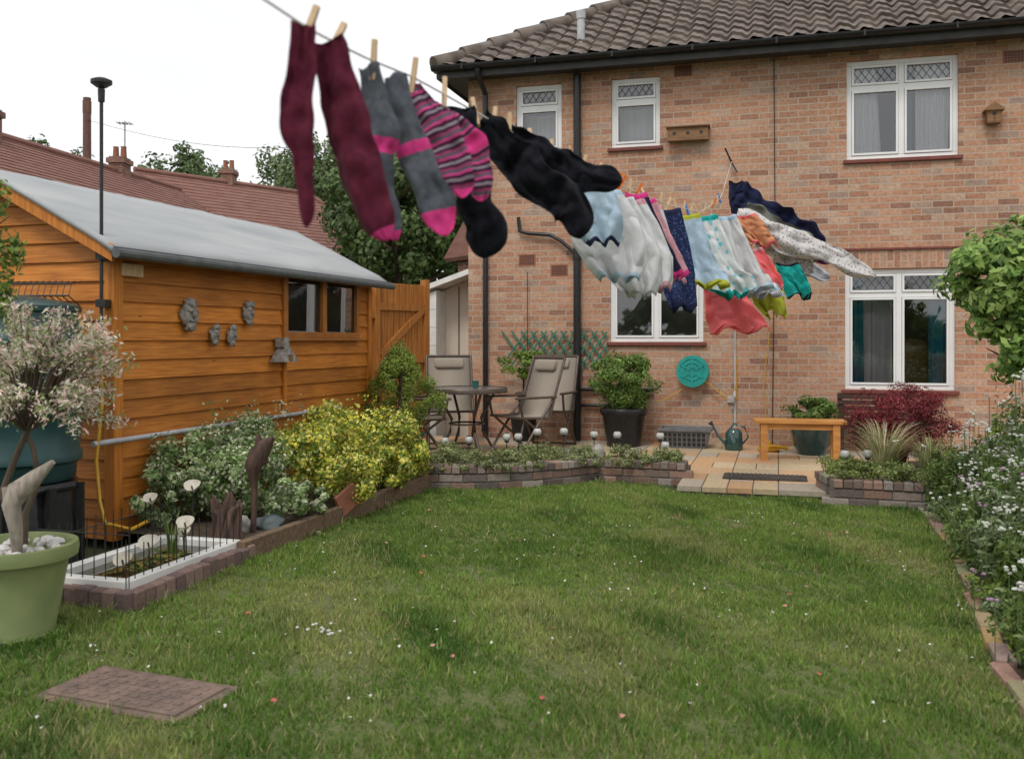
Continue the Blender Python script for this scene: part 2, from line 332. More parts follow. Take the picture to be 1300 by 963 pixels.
# ------------------------------------------------------------ house
HZ=math.atan2(-.271,.962)
H=empty("brick_house",(.79,11.9,0),HZ)
WT=4.72
wins=[(-.769,-.169,3.72,4.585),(.464,1.069,3.72,4.585),(3.237,4.434,3.43,4.585),(.45,1.593,1.31,2.15),(3.22,4.40,.76,2.16)]
X0,X1=-1.41,9.0
xs=sorted({X0,X1,*[a for q in wins for a in q[:2]]}); zs=sorted({0,WT,*[a for q in wins for a in q[2:]]})
V=[];F=[]
def q4(a,b2,c,d): o=len(V); V.extend([a,b2,c,d]); F.append((o,o+1,o+2,o+3))
for i in range(len(xs)-1):
    for j in range(len(zs)-1):
        cx=(xs[i]+xs[i+1])/2; cz=(zs[j]+zs[j+1])/2
        if any(q[0]<cx<q[1] and q[2]<cz<q[3] for q in wins): continue
        q4((xs[i],0,zs[j]),(xs[i+1],0,zs[j]),(xs[i+1],0,zs[j+1]),(xs[i],0,zs[j+1]))
for q in wins:
    x0,x1,z0,z1=q; dd=.25
    q4((x0,0,z0),(x0,0,z1),(x0,dd,z1),(x0,dd,z0)); q4((x1,0,z1),(x1,0,z0),(x1,dd,z0),(x1,dd,z1)); q4((x0,0,z1),(x1,0,z1),(x1,dd,z1),(x0,dd,z1)); q4((x0,0,z0),(x0,dd,z0),(x1,dd,z0),(x1,0,z0))
q4((X0,0,0),(X0,0,WT),(X0,6.5,WT),(X0,6.5,0)); q4((X0,6.5,0),(X0,6.5,WT),(X1,6.5,WT),(X1,6.5,0)); q4((X1,0,0),(X1,6.5,0),(X1,6.5,WT),(X1,0,WT))
mesh("walls",V,F,M['brick'],H)
def diamonds(bb,x0,x1,z0,z1,y,step=.085,k=1.35,w_=.008):
    W=x1-x0;Hh=z1-z0
    for sgn in (1,-1):
        c=-k*W-step*2
        while c<Hh+k*W+step*2:
            xs_=[0,W]; 
            for zz in (0,Hh): xs_.append((zz-c)/(sgn*k))
            pts=[x for x in xs_ if -1e-6<=x<=W+1e-6 and -1e-6<=c+sgn*k*x<=Hh+1e-6]
            if len(pts)>=2:
                a,b2=min(pts),max(pts)
                if b2-a>.004:
                    bb.add([(x0+a-w_/2,y,z0+c+sgn*k*a),(x0+a+w_/2,y,z0+c+sgn*k*a),(x0+b2+w_/2,y,z0+c+sgn*k*b2),(x0+b2-w_/2,y,z0+c+sgn*k*b2)],[(0,1,2,3)],mi=1)
            c+=step*k
def window(q,cols_,transom,name):
    x0,x1,z0,z1=q; f=.055; y0,y1=.045,.105
    bb=B()
    bb.box(x0,x1,y0,y1,z0,z0+f,ch=.006); bb.box(x0,x1,y0,y1,z1-f,z1,ch=.006); bb.box(x0,x0+f,y0-.001,y1+.001,z0+f,z1-f); bb.box(x1-f,x1,y0-.001,y1+.001,z0+f,z1-f)
    W=x1-x0; xi=[x0+f+(W-2*f)*i/cols_ for i in range(cols_+1)]
    for i in range(1,cols_): bb.box(xi[i]-.03,xi[i]+.03,y0-.001,y1+.001,z0+f,z1-f)
    panes=[]
    for i in range(cols_):
        a=xi[i]+(.03 if i else 0); b2=xi[i+1]-(.03 if i<cols_-1 else 0)
        if transom: bb.box(a,b2,y0+.002,y1,transom-.028,transom+.028); panes+= [(a,b2,z0+f,transom-.028,0),(a,b2,transom+.028,z1-f,1)]
        else: panes.append((a,b2,z0+f,z1-f,0))
    for a,b2,c,d,tp in panes:
        g=.028; tl=random.uniform(-.003,.003)
        bb.box(a+.004,b2-.004,y0-.012,y0+.03,c+.004,c+g); bb.box(a+.004,b2-.004,y0-.012,y0+.03,d-g,d-.004); bb.box(a+.004,a+g,y0-.0115,y0+.03,c+g,d-g); bb.box(b2-g,b2-.004,y0-.0115,y0+.03,c+g,d-g)
        bb.add([(a+g,y0+.02+tl,c+g),(b2-g,y0+.02,c+g),(b2-g,y0+.02+tl,d-g),(a+g,y0+.02,d-g)],[(0,1,2,3)],mi=2)
        if tp: diamonds(bb,a+g,b2-g,c+g,d-g,y0+.012)
    bb.make(name,[M['upvc'],M['lead'],M['glass']],H)
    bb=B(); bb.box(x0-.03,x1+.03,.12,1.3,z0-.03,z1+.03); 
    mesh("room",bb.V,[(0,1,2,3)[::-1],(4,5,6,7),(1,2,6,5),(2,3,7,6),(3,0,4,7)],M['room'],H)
    bb=B(); bb.box(x0-.04,x1+.04,-.045,.06,z0-.045,z0-.001,ch=.006); bb.make("sill",M['sill'],H)
window(wins[0],1,4.30,"window_frame"); window(wins[1],1,4.30,"window_frame"); window(wins[2],2,4.27,"window_frame"); window(wins[3],2,None,"window_frame"); window(wins[4],2,1.86,"window_frame")
def curtain(x0,x1,z0,z1,mat,y=.15,name="curtain",per=.055,amp=.016,flare=0):
    n=int((x1-x0)/.008); V=[];F=[]
    for i in range(n+1):
        x=x0+(x1-x0)*i/n; yy=y+amp*math.sin(x/per*2*math.pi+.8*math.sin(x*23))
        V+=[(x+flare*i/n,yy,z0),(x+.006*math.sin(i*.7),yy,z1)]
    F=[(2*i,2*i+2,2*i+3,2*i+1) for i in range(n)]
    mesh(name,V,F,mat,H,True)
curtain(3.30,3.58,3.45,4.58,M['curtain'],flare=.05); curtain(4.0,4.38,3.45,4.58,M['curtain'],y=.16,flare=-.04)
curtain(3.9,3.97,3.45,4.58,M['tealcurtain'],y=.2)
curtain(3.26,3.42,.8,2.13,M['tealcurtain'],y=.14,flare=.02); curtain(4.14,4.36,.8,2.13,M['tealcurtain'],y=.14)
curtain(-.72,-.22,3.75,4.28,M['curtain'],y=.4,per=.3); curtain(.52,1.0,3.75,4.28,M['curtain'],y=.4,per=.3)
curtain(3.44,3.78,.8,2.0,M['curtain'],y=.42,per=.12)
bb=B(); bb.box(3.85,4.2,.7,.9,.8,1.35,ch=.03); bb.make("indoor_furniture",M['boxwood'],H)
bb=B()
for i in range(30):
    z=1.36+i*.026; bb.box(.5,1.55,.13,.15,z,z+.016)
bb.make("blind",M['blind'],H)
bb=B(); bb.box(3.12,4.50,-.004,.04,2.165,2.375); bb.make("lintel_course",M['soldier'],H)
bb=B(); bb.box(3.14,4.48,-.03,.03,2.378,2.40); bb.box(.4,1.65,-.03,.03,2.38,2.40);bb.make("tile_course",M['sill'],H)
bb=B()
for (x,z) in ((-.2,2.22),(-.62,2.36),(1.35,4.62),(5.0,4.5)):
    bb.box(x-.11,x+.11,-.006,.01,z-.07,z+.07,mi=0)
    for i in range(6):
        for j in range(4): bb.box(x-.09+i*.032,x-.07+i*.032,-.008,-.005,z-.055+j*.03,z-.037+j*.03,mi=1)
bb.make("airbricks",[M['terracotta'],M['black']],H)
pit=math.radians(32); ex=-.36; ez=4.80; EU=-1.75
def slope(name,u0,u1,smax,fn,hipf,tw=.24):
    us=np.arange(u0,u1,tw/10); rows=int(smax/.28); V=[];F=[]; nu=len(us)
    for r_ in range(rows):
        for e in (0,1):
            s=(r_+e)*.28; off=.036 if e==0 else 0
            for u in us:
                ph=(u/tw)%1; wv=.026*math.sin(ph*2*math.pi)+.011*math.sin(ph*4*math.pi+.6)
                jit=.008*noise.noise((math.floor(u/tw)*3.1,r_*5.7,1))
                uu=max(u,hipf(s)); V.append(fn(uu,s-(.018*noise.noise((math.floor(u/tw)*1.7,r_*2.3,5)) if e==0 else 0),wv+off+jit))
    for k in range(rows*2-1):
        for i in range(nu-1):
            if us[i+1]<=hipf((k//2)*.28): continue
            a=k*nu+i; F.append((a,a+1,a+1+nu,a+nu))
    mesh(name,V,F,M['tile'],H)
cp,sp_=math.cos(pit),math.sin(pit)
slope("roof_tiles_front",EU,9.4,4.2,lambda u,s,h:(u,ex+s*cp-h*sp_,ez+s*sp_+h*cp),lambda s:EU+s*cp)
slope("roof_tiles_hip",ex,7.2,4.2,lambda u,s,h:(EU+s*cp-h*sp_,u,ez+s*sp_+h*cp),lambda s:ex+s*cp)
mesh("roof_tiles_back",[(EU,7,ez),(9.4,7,ez),(9.4,3.2,ez+4.2*sp_),(EU+3.5,3.2,ez+4.2*sp_)],[(0,1,2,3)],M['tile'],H)
bb=B()
for i in range(12):
    s0=i*.34; a=Vector((EU+s0*cp,ex+s0*cp,ez+s0*sp_+.03)); s1=s0+.36; c=Vector((EU+s1*cp,ex+s1*cp,ez+s1*sp_+.015))
    bb.tube([a,c],[.115,.095],n=12)
bb.make("hip_ridge_tiles",M['tile'],H,True)
bb=B(); bb.box(EU+.04,9.3,ex+.05,0,4.70,4.72); bb.box(EU+.04,9.3,ex+.03,ex+.05,4.66,4.80)
bb.box(EU+.02,EU+.04,ex+.03,7,4.66,4.80); bb.box(EU+.04,X0,0,6.9,4.70,4.72); bb.make("soffit_fascia",nmat("fascia_paint",(.035,.035,.036),(.06,.058,.055),rough=.6),H)
V=[];F=[]
for u in (EU-.02,9.4):
    for k in range(9):
        th=math.pi*k/8; V.append((u,ex-.03-.06*math.cos(th),4.80-.06*math.sin(th)))
    for k in range(8,-1,-1):
        th=math.pi*k/8; V.append((u,ex-.03-.054*math.cos(th),4.80-.054*math.sin(th)))
F=[(k,k+1,18+k+1,18+k) for k in range(17)]+[(17,0,18,35)]+[tuple(range(18)),tuple(range(35,17,-1))]
mesh("gutter",V,F,M['black'],H,False)
bb=B()
for k in range(12): u=EU+.4+k*.95; bb.box(u-.012,u+.012,ex-.095,ex+.03,4.735,4.805)
bb.make("gutter_brackets",M['black'],H)
bb=B()
bb.tube([(.05,-.09,.08),(.05,-.09,4.66)],.047,n=14)
for z in (.9,2.35,3.6): bb.tube([(.05,-.09,z),(.05,-.09,z+.07)],.056,n=14)
bb.tube([(-1.16,ex-.03,4.74),(-1.16,ex-.02,4.66),(-1.16,-.06,4.50),(-1.16,-.06,4.35),(-1.16,-.06,.1)],.034,n=12)
bb.tube([(-.72,-.06,2.9),(-.70,-.06,2.72),(-.6,-.06,2.69),(-.3,-.07,2.66),(-.16,-.07,2.58),(.02,-.08,2.42)],.024,n=10)
bb.tube([(-.6,-.06,2.2),(-.6,-.06,1.0)],.005,n=6)
bb.tube([(2.42,-.012,4.68),(2.43,-.012,3.0),(2.41,-.012,1.0),(2.40,-.012,.1)],.006,n=6)
bb.tube([(-.3,-.05,.72),(1.0,-.05,.72)],.024,n=10); bb.tube([(-.1,-.05,.52),(.9,-.05,.52)],.02,n=10)
bb.make("drainpipes",M['black'],H,True)
bb=B(); bb.tube([(.05,.15,5.05),(.05,.15,5.5)],.05,n=14); bb.tube([(.05,.15,5.42),(.05,.15,5.52)],.06,n=14); bb.make("vent_pipe",M['lightgrey'],H,True)
E=empty("outbuilding",(.79,11.9,0),HZ)
def prism(name,x0,x1,y0,y1,za,zb,mat,parent,z0=0):
    return mesh(name,[(x0,y0,z0),(x1,y0,z0),(x1,y1,z0),(x0,y1,z0),(x0,y0,za),(x1,y0,zb),(x1,y1,zb),(x0,y1,za)],[(3,2,1,0),(4,5,6,7),(0,1,5,4),(1,2,6,5),(2,3,7,6),(3,0,4,7)],mat,parent)
prism("render_wall",-2.04,-1.415,.5,3.5,1.97,2.20,M['cream'],E); prism("front_pier",-2.06,-1.9,.12,.498,1.93,1.99,M['white'],E)
o=prism("roof_edge",-2.12,-1.413,.05,3.6,2.03,2.27,M['white'],E,z0=1.95)
for i,z in ((1,2.2),(2,2.2),(0,1.96),(3,1.96)): o.data.vertices[i].co.z=z
bb=B()
for k in range(7): bb.box(-2.062,-1.9,.118,.121,.3+k*.24,.305+k*.24)
bb.box(-1.72,-1.7,.494,.499,0,2.06); bb.make("panel_joints",M['grey'],E)
# ------------------------------------------------------------ patio
ss=.425; U0=1.62-ss*4
bb=B(); pal=[(.48,.37,.23),(.50,.31,.17),(.42,.36,.28),(.53,.42,.27),(.38,.32,.25),(.52,.34,.2)]
for i in range(-8,21):
    for j in range(0,8):
        u=U0+i*ss; y=-(j+1)*ss
        if u<1.6 and y<-2.75: continue
        c=random.choice(pal); f=random.uniform(.85,1.1); c=tuple(a*f for a in c)
        if random.random()<.3:
            bb.box(u+.004,u+ss/2-.004,y+.004,y+ss-.004,.03,.08+random.uniform(-.002,.002),c,ch=.004); c=tuple(a*f for a in random.choice(pal)); bb.box(u+ss/2+.004,u+ss-.004,y+.004,y+ss-.004,.03,.08,c,ch=.004)
        else: bb.box(u+.004,u+ss-.004,y+.004,y+ss-.004,.03,.08+random.uniform(-.002,.002),c,ch=.004)
PT=empty("patio",(.79,11.9,0),HZ)
bb.make("slabs",M['slab'],PT,attr=True)
bb=B(); bb.box(-3.3,8.9,-2.54,0,.0,.07); bb.box(1.63,8.9,-3.38,-2.541,0,.069); bb.make("bedding",M['mortar'],PT)
bb=B(); bb.box(1.98,2.72,-2.9,-2.58,.083,.095,ch=.004)
for i in range(17): bb.box(2.01+i*.041,2.035+i*.041,-2.88,-2.60,.0955,.101)
bb.make("door_mat",nmat("mat_rubber",(.09,.075,.06),(.05,.045,.04),rough=.9),loc=(.79,11.9,0),rz=HZ)
# ------------------------------------------------------------ brick garden walls
def brickwall(name,pts,courses,z0=0,th=.1,pal=None,bl=.215,bh=.065,parent=None):
    pal=pal or [(.22,.14,.11),(.27,.17,.13),(.17,.12,.10),(.24,.19,.16),(.14,.11,.10),(.26,.22,.19)]
    P=[Vector((x,y,0)) for x,y in pts]; seg=[(P[i+1]-P[i]).length for i in range(len(P)-1)]; tot=sum(seg)
    def at(s):
        for i,l in enumerate(seg):
            if s<=l or i==len(seg)-1:
                d=(P[i+1]-P[i]).normalized(); return P[i]+d*s,d
            s-=l
    bb=B(); bm=B()
    for c in range(courses):
        s=-(bl/2 if c%2 else 0)
        if c==courses-1:
            s=0
            while s<tot:
                p,d=at(s+.036); M4=Matrix.Translation(p)@Matrix.Rotation(math.atan2(d.y,d.x)+random.uniform(-.04,.04),4,'Z'); f=random.uniform(.8,1.2)
                bb.box(-.033,.033,-.012+random.uniform(-.004,.004),th+.1,z0+c*(bh+.01),z0+c*(bh+.01)+bh+random.uniform(-.006,.006),tuple(a*f for a in random.choice(pal)),M4=M4,ch=.006); s+=.075
        else:
            while s<tot:
                a=max(s,0); b2=min(s+bl,tot)
                if b2-a>.03:
                    p,d=at((a+b2)/2); M4=Matrix.Translation(p)@Matrix.Rotation(math.atan2(d.y,d.x)+random.uniform(-.012,.012),4,'Z'); h=(b2-a)/2-.005; f=random.uniform(.75,1.15)
                    bb.box(-h,h,random.uniform(-.003,.003),th,z0+c*(bh+.01),z0+c*(bh+.01)+bh,tuple(x*f for x in random.choice(pal)),M4=M4,ch=.006)
                s+=bl
    s=0
    while s<tot:
        p,d=at(min(s+.05,tot)); M4=Matrix.Translation(p)@Matrix.Rotation(math.atan2(d.y,d.x),4,'Z'); bm.box(-.055,.055,.006,th+.08,z0-.01,z0+courses*(bh+.01)-.014,M4=M4); s+=.1
    e=parent or empty(name)
    bb.make("bricks",M['wallbrick'],e,attr=True); bm.make("mortar_core",M['mortar'],e)
    return e
def smoothpts(pts,n=6):
    out=[];P=[Vector((x,y,0)) for x,y in pts]
    for i in range(len(P)-1):
        p0=P[max(i-1,0)];p1=P[i];p2=P[i+1];p3=P[min(i+2,len(P)-1)]
        for k in range(n):
            t_=k/n; out.append(.5*((2*p1)+(p2-p0)*t_+(2*p0-5*p1+4*p2-p3)*t_*t_+(3*p1-p0-3*p2+p3)*t_**3))
    out.append(P[-1]); return [(p.x,p.y) for p in out]
bw=brickwall("curved_brick_planter",smoothpts([(-.76,8.42),(-.3,8.42),(.2,8.56),(.62,8.82),(.84,9.0)]),3)
brickwall("x",[(.84,9.0),(.86,8.86),(1.56,8.64),(1.63,8.85)],3,parent=bw)
V=[(-.76,8.5,.19),(-.2,8.5,.19),(.3,8.7,.19),(.8,9.05,.19),(1.57,8.74,.19),(1.68,9.05,.19),(.9,9.45,.19),(.2,9.3,.19),(-.9,9.4,.19)]
mesh("bed_soil",V,[tuple(range(9))],M['soil'],bw)
brickwall("x",[(1.72,9.1),(.95,9.42),(.2,9.3),(-.9,9.45)],2,parent=bw)
rp=brickwall("brick_planter",[(2.62,8.15),(2.6,7.62),(3.4,7.34)],3)
mesh("bed_soil",[(2.62,8.15,.19),(2.6,7.62,.19),(3.4,7.34,.19),(4.6,7.4,.19),(4.6,9.0,.19),(3.4,9.0,.19)],[tuple(range(6))],M['soil'],rp)
# ------------------------------------------------------------ left bed
LB=empty("raised_bed")
bb=B()
P0=Vector((-1.61,5.68,0));P1=Vector((-.72,8.44,0)); d=(P1-P0).normalized(); ang=math.atan2(d.y,d.x)
for i in range(3):
    l=(P1-P0).length/3; M4=Matrix.Translation(P0+d*l*i)@Matrix.Rotation(ang,4,'Z')
    bb.box(.004,l-.004,0,.055,-.01,.13+.006*i,M4=M4,ch=.006)
bb.make("timber_edging",nmat("old_timber",(.22,.14,.085),(.12,.08,.055),scale=6,rough=.9,bump=.5,stretch=(1,6,6)),LB)
mesh("bed_soil",[(-1.64,5.7,.11),(-.74,8.45,.11),(-1.0,9.5,.11),(-1.5,9.5,.11),(-2.6,6.1,.11),(-2.2,5.95,.11)],[tuple(range(6))],M['soil'],LB)
# ------------------------------------------------------------ shed
SH=empty("garden_shed",(-2.58,6.1,0),math.radians(72))
SM=Matrix.Translation((-2.58,6.1,0))@Matrix.Rotation(math.radians(72),4,'Z')
EV=1.98; RG=2.44; WD=1.8; LN=3.6
WX0,WX1,WZ0,WZ1=2.03,3.30,1.41,1.90
bb=B(); bb.box(.0,LN,.0,WD,.05,EV-.02); bb.add([(0,0,EV-.02),(0,WD,EV-.02),(0,WD/2,RG-.02),(LN,0,EV-.02),(LN,WD,EV-.02),(LN,WD/2,RG-.02)],[(0,2,1),(3,4,5)]); bb.make("shell",M['shedpost'],SH)
bb=B(); bh_=.128; nb=15
def board(x0,x1,z):
    j=random.uniform(-.003,.003)
    bb.add([(x0,-.032+j,z),(x1,-.032,z+j),(x1,-.004,z),(x0,-.004,z),(x0,-.010,z+bh_+.012),(x1,-.010,z+bh_+.012),(x1,-.003,z+bh_+.012),(x0,-.003,z+bh_+.012)],[(3,2,1,0),(4,5,6,7),(0,1,5,4),(1,2,6,5),(2,3,7,6),(3,0,4,7)],c=(random.uniform(.75,1.12),)*3)
for i in range(nb):
    z=.06+i*bh_
    if z+bh_>EV: break
    if z+bh_*.6>WZ0: board(.03,WX0-.05,z); board(WX1+.05,LN,z)
    else: board(.03,LN,z)
def shedmat(name,base):
    m=base.copy(); m.name=name; t=m.node_tree; b=t.nodes["Principled BSDF"]; l=b.inputs["Base Color"].links[0].from_socket
    a=N(t,"ShaderNodeAttribute",attribute_name="Col"); mm=N(t,"ShaderNodeVectorMath",operation='MULTIPLY'); t.links.new(l,mm.inputs[0]); t.links.new(a.outputs["Color"],mm.inputs[1])
    tc=N(t,"ShaderNodeTexCoord"); n2=N(t,"ShaderNodeTexNoise",Scale=1.7,Detail=5); t.links.new(tc.outputs["Object"],n2.inputs["Vector"]); mr=N(t,"ShaderNodeMapRange"); mr.inputs["From Min"].default_value=.3; mr.inputs["From Max"].default_value=.7; mr.inputs["To Min"].default_value=.68; mr.inputs["To Max"].default_value=1.15
    vo=N(t,"ShaderNodeTexVoronoi",Scale=3.1); mp=N(t,"ShaderNodeMapping"); mp.inputs["Scale"].default_value=(1,1,2.2); t.links.new(tc.outputs["Object"],mp.inputs[0]); t.links.new(mp.outputs[0],vo.inputs["Vector"])
    kr=N(t,"ShaderNodeMapRange"); kr.inputs["From Min"].default_value=.03; kr.inputs["From Max"].default_value=.07; kr.inputs["To Min"].default_value=.45; kr.inputs["To Max"].default_value=1; t.links.new(vo.outputs["Distance"],kr.inputs["Value"])
    t.links.new(n2.outputs["Fac"],mr.inputs["Value"]); mu=N(t,"ShaderNodeMath",operation='MULTIPLY'); t.links.new(mr.outputs[0],mu.inputs[0]); t.links.new(kr.outputs[0],mu.inputs[1])
    s2=N(t,"ShaderNodeVectorMath",operation='SCALE'); t.links.new(mm.outputs[0],s2.inputs[0]); t.links.new(mu.outputs[0],s2.inputs["Scale"]); t.links.new(s2.outputs[0],b.inputs["Base Color"]); return m
SB=shedmat("shed_board_weathered",M['shed'])
bb.make("side_boards",SB,SH,attr=True)
bb=B()
for i in range(20):
    z=.06+i*bh_; 
    if z>RG-.08: break
    zt=z+bh_; k=max(0,(zt-EV)/(RG-EV))*WD/2
    y0,y1=.0+k,WD-k
    if y1-y0<.05: break
    bb.add([(-.032,y0,z),(-.032,y1,z),(-.004,y1,z),(-.004,y0,z),(-.010,y0,zt+.012),(-.010,y1,zt+.012),(-.003,y1,zt+.012),(-.003,y0,zt+.012)],[(0,1,2,3),(7,6,5,4),(4,5,1,0),(5,6,2,1),(6,7,3,2),(7,4,0,3)],c=(random.uniform(.8,1.1),)*3)
bb.make("gable_boards",SB,SH,attr=True)
bb=B(); bb.box(-.04,.045,-.045,.03,.05,EV-.03,ch=.004); bb.box(LN-.04,LN+.03,-.044,.03,.05,EV-.03); 
dy=WD/2; an=math.atan2(RG-EV,dy)
for sg in (0,1):
    V=[(-.17,-.14,EV-.075-.14*math.tan(an)),(-.145,-.14,EV-.075-.14*math.tan(an)),(-.145,dy,RG-.075),(-.17,dy,RG-.075),(-.17,-.14,EV+.03-.14*math.tan(an)),(-.145,-.14,EV+.03-.14*math.tan(an)),(-.145,dy,RG+.03),(-.17,dy,RG+.03)]
    if sg: V=[(x,WD-y,z) for x,y,z in V]
    bb.add(V,[(3,2,1,0),(4,5,6,7),(0,1,5,4),(1,2,6,5),(2,3,7,6),(3,0,4,7)])
bb.box(1.98,2.02,-.05,-.03,.75,1.34); bb.box(-.0,LN,-.13,-.115,EV-.12,EV-.05)
bb.make("trim",M['shedpost'],SH)
bb=B()
bb.box(WX0-.05,WX1+.05,-.05,-.012,WZ0-.05,WZ0); bb.box(WX0-.05,WX1+.05,-.05,-.012,WZ1,WZ1+.04); bb.box(WX0-.05,WX0,-.049,-.012,WZ0,WZ1); bb.box(WX1,WX1+.05,-.049,-.012,WZ0,WZ1); xm=(WX0+WX1)/2; bb.box(xm-.03,xm+.03,-.049,-.012,WZ0,WZ1)
bb.box(WX0,WX0+.03,-.04,-.012,WZ0,WZ1);bb.box(xm+.03,xm+.06,-.04,-.012,WZ0,WZ1)
bb.box(WX0-.07,WX1+.07,-.075,-.012,WZ0-.075,WZ0-.051)
bb.make("shed_window_frame",nmat("brown_frame",(.42,.16,.03),(.3,.11,.025),rough=.5),SH)
SG=glassmat("shed_glass",.9,.16)
mesh("shed_window_pane",[(WX0,-.016,WZ0),(WX1,-.016,WZ0),(WX1,-.022,WZ1),(WX0,-.022,WZ1)],[(0,1,2,3)],SG,SH)
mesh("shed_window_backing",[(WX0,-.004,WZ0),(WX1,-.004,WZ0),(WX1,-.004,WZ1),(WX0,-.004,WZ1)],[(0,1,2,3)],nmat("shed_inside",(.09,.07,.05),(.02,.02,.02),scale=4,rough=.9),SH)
def roofsheet(sg):
    V=[];F=[];nx,ny=60,10
    for i in range(nx+1):
        for j in range(ny+1):
            x=-.19+(LN+.36)*i/nx; q_=j/ny; y=-.17+(dy+.17)*q_; z=RG+.045-(dy-y)*math.tan(an)+.012*noise.noise((x*2.2,y*3,0))+.004*noise.noise((x*9,y*9,0))
            if j==0: z-=.02
            if i in (20,40): z+=.006
            if sg: y=WD-y
            V.append((x,y,z))
    for i in range(nx):
        for j in range(ny):
            a=i*(ny+1)+j; f=(a,a+ny+1,a+ny+2,a+1); F.append(f if not sg else f[::-1])
    o=mesh("felt_roof",V,F,M['felt'],SH,True); md=o.modifiers.new("s","SOLIDIFY"); md.thickness=.03; md.offset=-1
roofsheet(0); roofsheet(1)
bb=B(); ze=EV+.045-.17*math.tan(an)
bb.box(-.195,LN+.175,-.185,-.172,ze-.075,ze-.012,ch=.003)
bb.tube([(-.2,-.20,ze-.055),(LN+.2,-.20,ze-.055)],.032,n=10)
bb.make("eave_edge",M['feltedge'],SH)
bb=B(); bb.tube([(-.25,-.07,.70),(.2,-.075,.70),(1.8,-.07,.705),(2.95,-.06,.71)],.017,n=10); bb.make("conduit_pole",M['lightgrey'],SH,True)
def rock(name,c,r,seed,parent,mat,amp=.35,sub=3):
    import bmesh
    bm=bmesh.new(); bmesh.ops.create_icosphere(bm,subdivisions=sub,radius=1)
    for v in bm.verts:
        n_=noise.noise(v.co*1.7+Vector((seed*7.3,0,0)))+.5*noise.noise(v.co*4+Vector((seed*3,1,0)))
        v.co*=1+amp*n_; v.co=Vector((v.co.x*r[0],v.co.y*r[1],v.co.z*r[2]))
    me=bpy.data.meshes.new(name); bm.to_mesh(me); bm.free(); o=addobj(name,me,mat,parent,True); o.location=c; return o
def facemask(x,z,s,seed):
    e=empty("stone_face_ornament")
    e.matrix_world=SM@Matrix.Translation((x,-.05,z))
    rock("head",(0,0,0),(.07*s,.035*s,.085*s),seed,e,M['stone'],.4); rock("brow",(0,-.03*s,.03*s),(.048*s,.014*s,.013*s),seed+1,e,M['stone'])
    rock("nose",(0,-.042*s,0),(.013*s,.02*s,.028*s),seed+2,e,M['stone'],.1,2); rock("mouth",(0,-.034*s,-.037*s),(.028*s,.012*s,.009*s),seed+3,e,M['stone'],.1,2)
    rock("crest",(.01,-.01,.075*s),(.055*s,.03*s,.035*s),seed+4,e,M['stone'],.5)
    rock("beard",(-.01,-.02*s,-.08*s),(.04*s,.025*s,.03*s),seed+5,e,M['stone'],.5)
facemask(.711,1.52,1.1,1); facemask(1.45,1.55,.9,5); facemask(1.015,1.38,.72,9); facemask(1.232,1.375,.76,13)
bhs=empty("slate_bird_house"); bhs.matrix_world=SM@Matrix.Translation((1.9,-.09,1.22))
bb=B(); bb.add([(-.13,-.07,-.06),(.13,-.07,-.06),(.0,-.06,.07),(-.13,.05,-.06),(.13,.05,-.06),(0,.05,.07)],[(0,1,2),(5,4,3),(0,2,5,3),(1,4,5,2),(0,3,4,1)]); bb.box(-.045,.045,-.03,.05,.06,.14); bb.box(-.03,.03,-.075,-.07,-.05,.0,mi=1); bb.make("body",[M['stone'],M['boxwood']],bhs)
pl=empty("solar_pole_lamp",(-2.60,5.98,0)); bb=B(); bb.tube([(0,0,1.15),(0,0,2.95)],.012,n=8); bb.box(-.03,.03,-.02,.1,1.55,1.6); bb.box(-.03,.03,-.02,.1,1.85,1.9)
bb.lathe([(.0,2.93),(.03,2.94),(.065,2.965),(.065,2.985),(.03,3.0),(.0,3.005)],n=20); bb.lathe([(0,2.84),(.02,2.85),(.022,2.93),(0,2.935)],n=12); bb.make("pole_and_head",M['blackm'],pl,True)
bb=B(); bb.box(.02,.22,-.06,-.02,1.76,1.84); bb.make("wooden_bracket",M['peg'],SH)
hb=empty("wire_hanging_basket",(-2.98,6.02,1.62)); bb=B()
for k in range(12):
    x=-.24+.04*k; bb.tube([(x,.08,.1),(x,-.06,.08),(x,-.1,0),(x,.06,-.06)],.004,n=5)
bb.tube([(-.24,-.06,.08),(.2,-.06,.08)],.006,n=5); bb.tube([(-.24,-.1,0),(.2,-.1,0)],.006,n=5); bb.make("wires",M['blackm'],hb)
wb=empty("water_butt",(-2.90,5.55,0)); bb=B()
pr=[(.0,.52),(.29,.52),(.31,.54),(.315,.62),(.345,.64),(.345,.68),(.33,.70),(.35,.95),(.365,.97),(.365,1.0),(.35,1.02),(.345,1.3),(.36,1.32),(.36,1.35),(.335,1.38),(.32,1.5),(.34,1.51),(.34,1.54),(.3,1.56),(.1,1.6),(0,1.605)]
bb.lathe(pr,n=36); bb.make("barrel",M['butt'],wb,True)
bb=B(); bb.lathe([(.0,.515),(.33,.515),(.34,.49),(.33,.47),(.3,.46),(.34,.1),(.36,.0)],n=8)
for k in range(8):
    th=k*math.pi/4+.2; bb.box(-.02,.02,.3,.36,.0,.5,M4=Matrix.Rotation(th,4,'Z'))
bb.make("stand",M['black'],wb)
bb=B(); bb.tube([(.0,-.35,.62),(0,-.42,.62),(0,-.43,.58)],.014); bb.make("tap",M['black'],wb)
hs=empty("garden_hose"); bb=B(); bb.tube([(-2.72,5.93,1.45),(-2.6,5.9,1.42),(-2.57,5.9,1.3),(-2.56,5.9,.95),(-2.58,5.86,.6),(-2.55,5.84,.35),(-2.5,5.8,.22),(-2.36,5.85,.17),(-2.3,5.95,.2)],.012,n=8); bb.make("hose",M['yellow'],hs,True)
